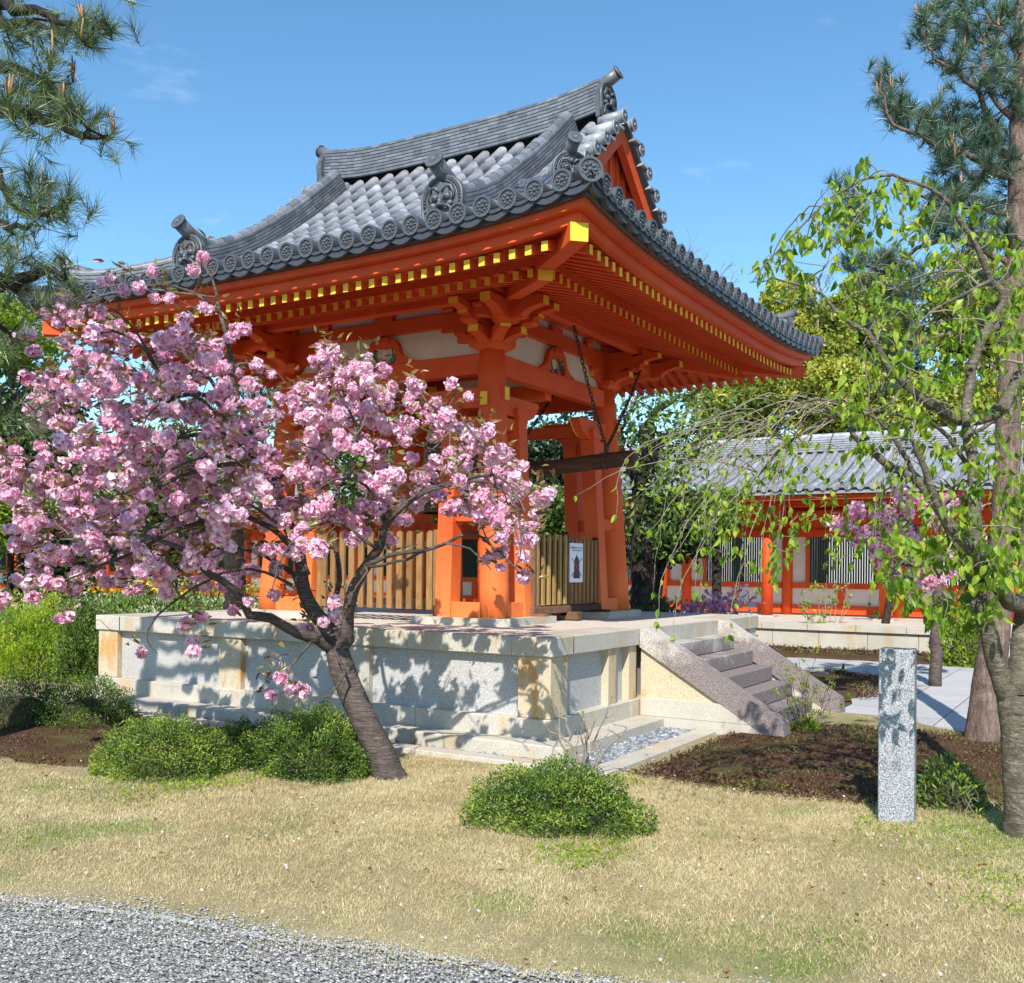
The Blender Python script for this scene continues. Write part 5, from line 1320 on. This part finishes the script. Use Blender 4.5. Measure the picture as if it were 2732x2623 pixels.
q=gnd(110,1400); bush('green azalea bush at the left end of the platform step',(q[0]+.35,q[1],0),(.48,.58,.50),12000,AZAL,.026,G,rm=.5)
q=gnd(15,1400); bush('dark azalea bush cut by the left edge of the picture',(q[0]+.2,q[1]+.1,0),(.5,.45,.55),9000,AZAL,.026,G,rm=.25)
# low weeds
def weeds(name,pts,n,mat,ls,h,label=None,kind='stuff',flat=False):
    b=MB(); P_=np.array([pts[int(rng.integers(len(pts)))] for _ in range(n)],float); P_=P_+rng.normal(size=(n,2))*np.array([.12,.12])
    P3=np.column_stack([P_,rng.random(n)*h+.02]); D=unit(n); D[:,2]=np.abs(D[:,2])*(.3 if flat else 1)
    leaves(b,P3,D,rng.uniform(.6,1.2,n)*ls,rng.uniform(.5,.7,n)*ls,np.clip(rng.normal(.65,.2,n),0,1))
    return tag(b.build(name,mat),kind='stuff')
cl=[gnd(x,y)[:2] for x,y in ((1060,1640),(1100,1655),(1130,1640),(1170,1625),(1185,1600),(1090,1640))]
weeds('clover_patch',cl,1300,GREENL,.022,.03,flat=True)
cl=[gnd(x,y)[:2] for x,y in ((300,1520),(340,1525),(380,1515),(260,1545),(430,1510),(500,1490),(230,1500))]
weeds('weed_patch',cl,600,GREENL,.028,.05)
cl=[gnd(x,y)[:2] for x,y in ((1800,1620),(1850,1640),(1900,1630),(1840,1600),(1700,1590),(1930,1700),(1880,1690),(1900,1740),(1780,1600),(1200,1500),(1170,1500))]
weeds('clover_patch',cl,1300,GREENL,.022,.03,flat=True)
# bare azalea stems by the platform corner
def stems(label,base,tips,r=.009,leafn=0,mat=GREENL,ls=.03,name='bare_azalea',cat='shrub',bark=WTWIG,fl=None,subs=3):
    base=np.array(base,float); o=empty(name,base,label,cat); s=Skel(); b=MB(); fb=MB()
    for t_ in tips:
        t_=np.array(t_,float); s0=base+np.array([rng.normal()*.03,rng.normal()*.03,-.02]); m_=(s0+t_)/2+rng.normal(size=3)*.04+np.array([0,0,.03])
        c=s.path([s0,m_,t_],[r,r*.7,r*.35],6,wig=.006)
        for q in range(subs):
            a=c[int(len(c)*rng.uniform(.4,.95))]; e=a+rng.normal(size=3)*.07+np.array([0,0,.09]); s.b.tube([a,(a+e)/2+rng.normal(size=3)*.01,e],[r*.4,r*.3,r*.15],4,cap=False,mat=1)
            if leafn: k=leafn; leaves(b,np.repeat(e[None],k,0)+rng.normal(size=(k,3))*.01,unit(k)+np.array([0,0,.3]),rng.uniform(.6,1.2,k)*ls,rng.uniform(.3,.45,k)*ls,np.clip(rng.normal(.7,.2,k),0,1))
            if fl is not None and rng.random()<fl[1]: k=14; leaves(fb,np.repeat(e[None],k,0)+rng.normal(size=(k,3))*.018,unit(k),.035,.03,rng.random(k))
    s.b.build('stems',[bark,bark],o)
    if b.n: b.build('leaves',mat,o)
    if fb.n: fb.build('flowers',fl[0],o)
    return o
bb=gnd(1115,1492); dB=float((bb-CAM)@CF)
stems('bare forked azalea stems with a few buds standing before the pebble drain',bb,[at(1052,1400,dB),at(1072,1365,dB+.1),at(1115,1375,dB),at(1150,1362,dB),at(1170,1350,dB+.1),at(1200,1393,dB-.1),at(1100,1430,dB),at(1140,1420,dB)],.012,2,AZAL,.025)
bb=gnd(1540,1405); dB=float((bb-CAM)@CF)
stems('small yellow green shrub with thin upright shoots at the foot of the stair',bb,[at(x,y,dB+rng.uniform(-.1,.1)) for x,y in ((1475,1270),(1490,1300),(1515,1290),(1530,1270),(1560,1265),(1590,1290),(1600,1310),(1550,1320),(1510,1340),(1570,1330),(1540,1300),(1580,1350),(1500,1350),(1545,1350),(1530,1360),(1560,1365))],.006,5,LIME,.045,'small_shrub',bark=CTWIG,subs=5)
bush('lime green leafy tuft at the base of the thin shoots by the stair',(bb[0],bb[1],0),(.14,.14,.16),420,LIME,.05,name='leafy_tuft',twigs=False,cat='plant')
bb=gnd(1812,1560); bush('low dark shrub with glossy rounded leaves right of the granite marker',(bb[0]+.1,bb[1],0),(.22,.22,.36),750,MIDG,.05,name='low_shrub',lump=.5,rm=.7)
for L,(x,y,top) in (('green weed sprouting at the lower right of the low dark shrub',(1860,1580,1520)),):
    q=gnd(x,y); dB=float((q-CAM)@CF); stems(L,q,[at(x-10,top,dB),at(x+12,top+15,dB)],.004,6,GREENL,.04,'sprouting_weed','plant')
bb=gnd(1578,1243); dB=float((bb-CAM)@CF)
stems('thin azalea with bare stems, leaf rosettes and few pink flowers before the corridor',bb,[at(x,y,dB+rng.uniform(-.2,.2)) for x,y in ((1520,1150),(1548,1135),(1560,1110),(1582,1100),(1600,1110),(1622,1125),(1632,1150),(1570,1150),(1600,1150),(1540,1165))],.012,7,LIME,.11,'tall_azalea',bark=WTWIG,fl=(MAG,.2))
bb=gnd(1548,1243); bush('small dark green bush beside the tall thin azalea on the brown moss bed',(bb[0],bb[1],0),(.25,.3,.42),500,MIDG,.09,name='small_bush',lump=.4,rm=.6)
bb=gnd(1850,1275); bush('leafy light green bush left of the pine trunk on the brown moss bed',(bb[0],bb[1],.0),(.45,.5,1.25),2600,GREENL,.09,name='leafy_bush',lump=.4,rm=.55)
bb=gnd(1765,1495)
# flowering azaleas beyond the stair
q=at(1340,1165,17); q[2]=.0; bush('azalea bush with mauve and white flowers between the platform and the corridor',q,(.6,1.1,1.15),1500,MIDG,.09,name='flowering_azalea',rm=.6)
b=MB()
for (x,y,mt,n) in ((1330,1168,0,60),(1350,1160,0,60),(1372,1165,0,70),(1395,1168,0,60),(1310,1172,0,30),(1408,1150,1,20),(1425,1155,1,24),(1412,1140,2,16),(1440,1140,2,14),(1378,1150,1,10)):
    c=at(x,y,16.2); leaves(b,c+rng.normal(size=(n,3))*.10,unit(n),.09,.08,rng.random(n),mat=mt)
fo=b.build('azalea_flowers',[MAG,WHITEF,MAG],bpy.data.objects['flowering_azalea']); fo['kind']='stuff'
q=at(1240,1165,16); q[2]=0.; bush('dark grassy bush behind the far end of the tower platform',q,(.6,.8,1.2),900,DARKG,.16,name='dark_bush',rm=.7)
# ------------------------------------------------------------------ trees and shrubs farther off
def bgtree(name,label,c,dep,r,mat,n,ls,group=None,trunk=DBARK,nclump=18,tr=.18,base=None,limbs=7,zs=1.0,rm=.5,low=None,cat='tree'):
    C0=at(c[0],c[1],dep); k=1967/dep; rx,rz=r[0]/k,r[1]/k*zs
    B=np.array([C0[0],C0[1],0.]) if base is None else np.array(base,float)
    o=empty(name,B,label,cat,group); b=MB()
    cen=[]; 
    for i in range(nclump):
        q=unit(1)[0]*rng.uniform(.35,.85); cen.append(C0+q*np.array([rx,rx,rz]))
    cen=np.array(cen); rr=rng.uniform(.28,.5,nclump)*min(rx,rz*1.3)
    idx=rng.integers(0,nclump,n); d=unit(n); dd=rng.uniform(.55,1.05,n)**.7
    P_=cen[idx]+d*(rr[idx]*dd)[:,None]*np.array([1.25,1.25,.8])
    tone=rng.normal(0,.13,nclump)
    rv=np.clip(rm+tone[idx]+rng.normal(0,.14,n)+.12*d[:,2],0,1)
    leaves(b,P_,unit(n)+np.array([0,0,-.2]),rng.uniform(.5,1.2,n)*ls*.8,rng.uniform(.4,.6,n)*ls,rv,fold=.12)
    b.build('crown',mat,o)
    t=MB(); top=C0+np.array([0,0,rz*.2]); t.tube([B,(B*.6+top*.4)+rng.normal(size=3)*.1,C0-np.array([0,0,rz*.3]),top],[tr,tr*.8,tr*.6,tr*.3],9)
    s0=C0-np.array([0,0,rz*.5])
    for i in range(limbs):
        e=cen[int(rng.integers(nclump))]; m_=(s0+e)/2+rng.normal(size=3)*rx*.1; t.tube([s0,m_,e],[tr*.45,tr*.3,tr*.1],6,cap=False)
    t.build('trunk',trunk,o); return o
G='yellow green camphor trees beyond the corridor roof'
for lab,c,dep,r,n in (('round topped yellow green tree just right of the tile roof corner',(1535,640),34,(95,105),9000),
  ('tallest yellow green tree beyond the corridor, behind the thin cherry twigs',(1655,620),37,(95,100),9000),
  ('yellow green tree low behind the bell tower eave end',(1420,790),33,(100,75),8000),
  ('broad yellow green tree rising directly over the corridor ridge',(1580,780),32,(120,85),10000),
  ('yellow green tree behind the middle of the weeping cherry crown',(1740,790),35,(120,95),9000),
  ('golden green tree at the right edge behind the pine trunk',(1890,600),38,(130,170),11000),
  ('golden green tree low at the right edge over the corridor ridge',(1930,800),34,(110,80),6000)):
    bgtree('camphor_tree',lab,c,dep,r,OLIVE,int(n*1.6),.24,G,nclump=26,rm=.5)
bgtree('dark_tree','dark evergreen tree in the gap between two camphor trees beyond the corridor',(1490,720),39,(70,60),DARKG,4000,.30,nclump=14)
bgtree('dark_tree','dark evergreen mass behind the weeping cherry fork above the corridor roof',(1700,720),40,(70,70),DARKG,4500,.30,nclump=14)
# broadleaf trees between the tower and the corridor
q=gnd(1225,1200); q=at(1232,1190,19); q[2]=0
o=empty('broadleaf_tree',q,'dark limbed broadleaf tree with sparse young leaves right behind the bell tower','tree'); s=Skel(); dB=19.
def pb_(L,dd=0): return [at(x,y,dB+dd) for x,y in L]
s.path([q]+pb_([(1228,1050),(1222,1000),(1228,930),(1240,870),(1235,810)]),[.22,.15],12,wig=.02)
tbm=s.b; s.b=MB()
s.path(pb_([(1240,880),(1270,840),(1310,832),(1350,812),(1385,800)],.2),[.12,.03],8,wig=.03)
s.path(pb_([(1228,930),(1200,880),(1190,830),(1215,770)],-.3),[.09,.02],8,wig=.03); s.path(pb_([(1235,840),(1255,790),(1300,760),(1340,748)],.5),[.08,.02],8,wig=.03)
s.path(pb_([(1235,1000),(1280,960),(1330,950),(1380,960)],.5),[.06,.015],7,wig=.03)
lb=MB()
for x,y in sample_poly([(1185,760),(1260,745),(1360,745),(1420,780),(1400,850),(1330,870),(1300,920),(1380,960),(1340,1020),(1250,1060),(1200,1050),(1195,900)],190,9):
    c=at(x,y,dB+rng.uniform(-1.5,1.5)); s.link(c,.006,.04,.1,4,wob=.05); k=11; leaves(lb,c+rng.normal(size=(k,3))*.19,unit(k),rng.uniform(.10,.20,k),rng.uniform(.05,.09,k),np.clip(rng.normal(.6,.25,k),0,1))
tbm.build('trunk',DBARK,o); s.b.build('branches',[DBARK,DBARK],o); lb.build('leaves',MIDG,o)
for lab,c,dep,r,mt,n,ls in (('mid green tree seen between the tower columns over the striking log',(1060,850),24,(130,110),DARKG,4200,.2),
   ('green tree low behind the striking log and the picket screens',(1085,1010),21,(75,95),MIDG,5000,.17),
   ('green tree low between the right tower column and the corridor',(1275,1010),21.5,(90,75),DARKG,4200,.16),
   ('fine leaved green shrub tree hanging before the corridor eave',(1370,985),20,(80,55),GREENL,1700,.15),
   ('mid green tree behind the picket fence and the left tower column',(700,900),25,(150,120),MIDG,6500,.2),
   ('soft green tree behind the left half of the pink cherry',(330,960),23,(170,130),MIDG,7000,.2)):
    bgtree('garden_tree',lab,c,dep,r,mt,n,ls,'garden trees behind the tower',nclump=20,rm=.55,tr=.12)
bgtree('lime_tree','lime green maple glowing behind the pine at the left edge',(25,650),18,(90,100),LIME,6500,.13,nclump=22,rm=.5,tr=.05)
bgtree('lime_tree','lime green maple low behind the pink blossom at the left edge',(20,980),18,(100,90),LIME,5500,.13,nclump=20,rm=.45,tr=.05)
bgtree('dark_tree','dark pine crown below the lime green maple at the left edge',(40,830),19,(110,130),NEED,9000,.16,nclump=22,rm=.35,tr=.05)
bgtree('dark_tree','dark green tree crown behind the lower left of the pink cherry',(110,1060),20,(120,90),DARKG,5000,.15,nclump=18,rm=.6,tr=.05)
G='distant wood line'
for i,(x,y,dep,rx,ry) in enumerate(((-20,930,48,170,140),(150,960,52,150,120),(330,990,50,150,110),(520,1010,55,150,90),(760,1000,56,160,90),(960,990,55,150,95),(1180,960,52,140,110),(1350,930,50,120,90))):
    bgtree('far_tree','dark green tree in the distant row behind the left part of the corridor' if i<5 else 'dark green tree in the distant row behind the tower opening',(x,y),dep,(rx,ry),MIDG,3500,.5,['distant trees on the left','distant trees behind the tower'][i>=5],nclump=20,rm=.4,tr=.3)
# grey trunk of a tall pine behind the platform
q=at(449,1140,15.5); q[2]=0
o=empty('tall_pine_tree',q,'grey trunked pine standing behind the far left corner of the tower platform','pine tree'); s=Skel(); dB=15.5
s.path([q]+pb_([(449,1120),(446,1000),(440,900),(436,820),(442,740),(430,690)]),[.17,.12],14,wig=.01); tbm=s.b; s.b=MB(); nb=MB()
for L in ([(440,830),(480,800),(540,790),(580,760)],[(438,800),(390,780),(340,760),(290,700)],[(442,740),(500,700),(540,690)]): s.path(pb_(L),[.05,.015],7,wig=.03)
for x,y in sample_poly([(250,590),(330,600),(330,660),(280,700),(300,760),(400,760),(480,690),(590,700),(600,790),(520,830),(420,800),(300,800)],60,14):
    c=at(x,y,dB+rng.uniform(-.6,.6)); s.link(c,.012,.04,0,4,wob=.04); tuft(nb,c,(0,0,1),.20,70,.45,.15,w=.010)
tbm.build('trunk',PBARK,o); s.b.build('branches',[PBARK,PBARK],o); nb.build('needles',NEED,o)
# pine shoots seen under the left eave
# shrubs and flower bed on the left
for lab,c,dep,r,mt,n,ls,rm in (('feathery bright green shrub before the grey path at the left edge',(75,1225),14.5,(105,70),AZAL,13000,.06,.72),
  ('feathery green shrub touching the left end of the platform',(160,1215),14.0,(50,60),AZAL,8000,.055,.6),
  ('lower green shrub behind the feathery shrub on the left',(60,1170),17,(110,50),MIDG,4000,.06,.7)):
    C0=at(c[0],c[1],dep); k=1967/dep; bush(lab,(C0[0],C0[1],0),(r[0]/k,r[0]/k*.8,C0[2]+r[1]/k),n,{0:GREENL,1:MIDG,2:MIDG}[('feathery bright' in lab)*0+('touching' in lab)*1+('lower' in lab)*2],ls,'garden shrubs left of the platform',name='garden_shrub',lump=.6,rm=rm,core=False)
C0=at(330,1150,19); bush('bed of tall green plants with small yellow flowers behind the platform left end',(C0[0],C0[1],0),(2.6,2.6,1.25),7000,MIDG,.12,name='flower_bed',lump=.3,rm=.75,twigs=False,cat='flower bed')
b=MB(); n=420; P_=C0*np.array([1,1,0])+unit(n)*np.array([2.6,2.6,.12])+np.array([0,0,1.22]); leaves(b,P_,unit(n),.07,.06,rng.random(n)); b.build('yellow_blooms',YFLOW,bpy.data.objects['flower_bed'])['kind']='stuff'
# slender leaning tree with a pine head and a small pink cherry by the corridor
q=gnd(1690,1243); dB=float((q-CAM)@CF); o=empty('slender_pine',q,'slim leaning dark trunk with a tuft of pine needles in front of the corridor','pine tree'); s=Skel()
s.path([at(1690,1248,dB)]+pb_([(1697,1180),(1708,1120),(1712,1080),(1708,1040)]),[.09,.075,.06,.04],10,wig=.004); tbm=s.b; s.b=MB(); nb=MB()
s.path(pb_([(1712,1090),(1740,1080),(1770,1075),(1800,1085)]),[.03,.012],6)
for x,y in sample_poly([(1655,1000),(1700,985),(1755,1010),(1760,1060),(1700,1075),(1660,1050)],24,9)+sample_poly([(1780,1060),(1860,1080),(1850,1140),(1800,1120)],10,9):
    c=at(x,y,dB+rng.uniform(-.4,.4)); s.link(c,.01,.03,0,4); tuft(nb,c,(0,0,1),.15,75,.5,.12,w=.008)
tbm.build('trunk',DBARK,o); s.b.build('branches',[DBARK,DBARK],o); nb.build('needles',NEED,o)
q=at(1790,1250,14.5); q[2]=0; o=empty('small_pink_cherry',q,'small pink blossoming cherry behind the right hand weeping cherry near the corridor','tree'); s=Skel(); dB=14.5; pt2=MB(); l2=MB()
s.path([q]+pb_([(1795,1150),(1790,1080),(1760,1020),(1700,980),(1640,960)]),[.09,.07,.05,.03,.01],9,wig=.01); s.path(pb_([(1790,1080),(1830,1000),(1860,960)]),[.04,.012],7); s.path(pb_([(1790,1090),(1730,1080),(1680,1060)]),[.03,.01],7)
for x,y in sample_poly([(1600,985),(1660,960),(1700,935),(1760,960),(1880,940),(1880,1060),(1800,1130),(1720,1120),(1680,1080),(1640,1040),(1590,1015)],60,9):
    c=at(x,y,dB+rng.uniform(-.6,.6)); s.link(c,.006,.02,.1,4); m_=80; d=unit(m_); leaves(pt2,c+d*rng.uniform(.04,.11,m_)[:,None],unit(m_),.06,.055,np.clip(rng.normal(.45,.3,m_),0,1)); leaves(l2,c+unit(5)*.12,unit(5),.10,.04,rng.random(5))
s.b.build('branches',[CBARK,CTWIG],o); pt2.build('blossom',PINK,o); l2.build('leaves',BRONZEL,o)
# bare twiggy treetops
def bare(label,root,top,dep,spread,levels=5,r=.06):
    B=at(root[0],root[1],dep); q=np.array([B[0],B[1],0.]); o=empty('bare_tree',q,label,'tree'); b=MB(); b.tube([q,B],[r*2.5,r*1.4],8)
    T=at(top[0],top[1],dep); L0=np.linalg.norm(T-B)*.30
    def rec(p,d,L,rad,lv):
        e=p+d*L; m_=(p+e)/2+rng.normal(size=3)*L*.06; b.tube([p,m_,e],[rad,rad*.85,rad*.7],4,cap=False)
        if lv>0:
            for i in range(3 if lv>1 else 2): rec(e if i else p+(e-p)*.7,nrm(d+unit(1)[0]*spread+np.array([0,0,.12])),L*rng.uniform(.62,.85),rad*.62,lv-1)
    for i in range(4): rec(B,nrm(nrm(T-B)+unit(1)[0]*spread*.8),L0,r,levels)
    b.build('branches',WTWIG,o); return o
bare('leafless twiggy treetop rising behind the right slope of the tower roof',(1340,620),(1345,440),27,.75,5,.032)
bare('leafless twiggy treetop between the roof corner and the hanging cherry leaves',(1565,600),(1560,500),33,.75,4,.028)
# ------------------------------------------------------------------ dry grass blades, litter, gravel stones
def ok_lawn(x,y):
    return not ((x>-.64 and x<6.6 and y>-.83 and y<7.0))
STRAW=m_leaf('dry_grass_blades',[(0,(.40,.31,.15)),(.35,(.58,.47,.25)),(.72,(.74,.63,.38)),(.80,(.80,.70,.45)),(.805,(.14,.24,.03)),(1,(.30,.42,.07))],.35,.03)
GX,GY=np.arange(-5.6,4.6,.05),np.arange(-6.6,5.6,.05)
def ngrid(f): return np.array([[f(x,y) for y in GY] for x in GX])
def look(G_,X,Y): return G_[np.clip(((X+5.6)/.05).astype(int),0,len(GX)-1),np.clip(((Y+6.6)/.05).astype(int),0,len(GY)-1)]
N1=ngrid(lambda x,y: mnoise.noise(Vector((x*.9,y*1.2,3.3)))+.6*mnoise.noise(Vector((x*2.6,y*2.6,9))))
N2=ngrid(lambda x,y: mnoise.noise(Vector((x*4,y*4,1)))); N3=ngrid(lambda x,y: mnoise.noise(Vector((x*1.5,y*1.5,1))));N4=ngrid(lambda x,y: mnoise.noise(Vector((x*7,y*7,4))))
def grass(n,x0,x1,y0,y1,h,w,name='dry_grass'):
    X=rng.uniform(x0,x1,n);Y=rng.uniform(y0,y1,n); az=np.degrees(np.arctan2(Y-CAM[1],X-CAM[0]))
    keep=((az>1)&(az<62))|(rng.random(n)<.12)                      # thin out where the lawn lies well outside the view
    keep&=~((X>-.64)&(X<6.6)&(Y>-.83)&(Y<7.0))
    ys=np.array([p[1] for p in GE]); xs=np.array([p[0] for p in GE]); o=np.argsort(ys); ge=np.interp(Y,ys[o],xs[o]); e=X-ge+.16*look(N2,X,Y)+.10*look(N4,X,Y)
    keep&=rng.random(n)<np.clip((e+.28)/.75,0,1)**1.15
    m1=(X>-.35)&(Y<-.8); keep&=~(m1&(rng.random(n)>.06+.6*np.clip((-Y-2.7)/1.2,0,1)))
    m2=(X>-2.8)&(Y>2.2); keep&=~(m2&(rng.random(n)>.10))
    tr=np.abs(X-(-3.78-.05*Y-.02*Y*Y)); keep&=~((tr<.028+.02*look(N4,X,Y))&(Y<2.)&(rng.random(n)>.35))
    keep&=rng.random(n)<np.clip(.80+.9*look(N4,X,Y)+.5*look(N3,X,Y),.25,1)
    X,Y,e=X[keep],Y[keep],e[keep]; n=len(X); g=look(N1,X,Y)
    pg=np.clip((g-.18)*1.0,.015,.75)+np.where((X>-1.9)&(Y<-2.7),.22,0)
    rv=np.where(rng.random(n)<pg,rng.uniform(.82,1,n),np.clip(rng.normal(.42+.30*look(N3,X,Y)+.25*look(N4,X,Y),.19,n),0,.8)); hh=1-.5*np.clip((.7-e)/.7,0,1)
    Z=.010+.012*np.sin(X*1.7+Y*.9)+.010*np.sin(X*.8-Y*2.1+1)
    P_=np.stack([X,Y,Z],1); D=rng.normal(size=(n,3))*np.array([.5,.5,.15])+np.array([.10,.05,.75]); D[:,2]=np.abs(D[:,2])+.1; D=norm2(D)
    S=norm2(np.cross(D,unit(n))); L=(h*rng.uniform(.45,1.35,n)*hh)[:,None]; bend=unit(n)*np.array([1,1,.1])
    V=np.stack([P_-S*w/2,P_+S*w/2,P_+D*L*.6+S*w*.3+bend*L*.05,P_+D*L+bend*L*.2-np.array([0,0,.06])*L],1).reshape(-1,3)
    b=MB(); F=np.arange(n*4).reshape(n,4); b.add(V,np.concatenate([F[:,[0,1,2]],F[:,[0,2,3]]]),0,np.repeat(rv,4))
    return tag(b.build(name,STRAW),kind='stuff')
grass(950000,-5.4,-.4,-6.2,5.2,.032,.0032)
grass(90000,-.5,4.2,-6.5,-.8,.038,.005)
# low brown-green moss tufts on the beds
MOSS=m_leaf('moss_tufts',[(0,(.05,.028,.016)),(.5,(.13,.068,.038)),(.75,(.24,.14,.08)),(.8,(.13,.14,.035)),(1,(.22,.25,.05))],.25,.02)
def moss(n,poly,h,ls,z=.03):
    b=MB(); P_=np.array(sample_poly(poly,n)); P3=np.column_stack([P_,np.full(len(P_),z)+rng.random(len(P_))*h*.4]); D=unit(len(P_)); D[:,2]=np.abs(D[:,2])*.8
    gm=np.array([mnoise.noise(Vector((x*1.6,y*1.6,4))) for x,y in P_]); rv=np.where(rng.random(len(P_))<np.clip(.10+gm*.9,0.03,.8),rng.uniform(.8,1,len(P_)),rng.uniform(0,.78,len(P_)))
    leaves(b,P3,D,rng.uniform(.6,1.3,len(P_))*ls,ls*.35,rv); return tag(b.build('moss_tufts',MOSS),kind='stuff')
moss(26000,[(-.5,-.92),(2.5,-.95),(3.1,-1.75),(3.3,-3.2),(3.2,-4.5),(.6,-4.4),(-.4,-3.2),(-.6,-2.2)],.03,.035)
moss(7000,[(-.64,2.2),(-.64,6.8),(-3.0,6.4),(-2.8,3.0),(-1.4,2.4)],.03,.035)
moss(2500,[(5.5,-1.4),(9.0,-.1),(8.3,-1.4),(5.9,-1.6)],.04,.05); moss(5000,[(12.2,9.5),(12.2,-8),(14.3,-8),(14.3,9.5)],.06,.08,.05)
# fallen petals and leaves
b=MB(); n=420; X=rng.uniform(-4.4,.2,n);Y=rng.uniform(-3.6,3,n); k=[i for i in range(n) if ok_lawn(X[i],Y[i])]; P_=np.column_stack([X[k],Y[k],np.full(len(k),.04)]); D=unit(len(k)); D[:,2]*=.2
leaves(b,P_,D,.018,.014,rng.random(len(k))); tag(b.build('fallen_petals',WHITEF),kind='stuff')
b=MB(); n=160; X=rng.uniform(-4.6,2,n);Y=rng.uniform(-4.6,3,n); k=[i for i in range(n) if ok_lawn(X[i],Y[i])]; P_=np.column_stack([X[k],Y[k],np.full(len(k),.045)]); D=unit(len(k)); D[:,2]*=.3
leaves(b,P_,D,.035,.018,rng.random(len(k))*.4,fold=.3); tag(b.build('fallen_leaves',m_leaf('dead_leaf',[(0,(.20,.07,.03)),(1,(.42,.22,.10))],.2,.03)),kind='stuff')
# loose stones lying on the gravel
t=NT('gravel_stone'); GST=t.pbr(t.ramp(t.attr(),[(0,(.15,.15,.145)),(.4,(.27,.27,.26)),(.75,(.38,.375,.36)),(1,(.58,.56,.52))]),.8,spec=.25)
n=60000; Y=rng.uniform(-5.5,3.2,n); ge=np.array([gravel_edge(y) for y in Y]); X=ge+.30-np.abs(rng.normal(0,1,n))**.8*.9; X=np.where(X>ge,ge+(X-ge)*rng.random(n)**1.2,X)
r=rng.uniform(.0032,.0085,n)[:,None,None]; base=np.array([(1,0,0),(-1,0,0),(0,1,0),(0,-1,0),(0,0,.62),(0,0,-.62)]); V=base[None]*r*(1+rng.normal(0,.2,(n,6,3)))
a=rng.random(n)*6.28; c_,s_=np.cos(a),np.sin(a); Vx=V[...,0]*c_[:,None]-V[...,1]*s_[:,None]; Vy=V[...,0]*s_[:,None]+V[...,1]*c_[:,None]; V=np.stack([Vx+X[:,None],Vy+Y[:,None],V[...,2]+.002],-1).reshape(-1,3)
F=(np.arange(n)[:,None,None]*6+OF[None]).reshape(-1,3); b=MB(); b.add(V,F,0,np.repeat(rng.random(n),6)); tag(b.build('loose_gravel',GST),kind='stuff')
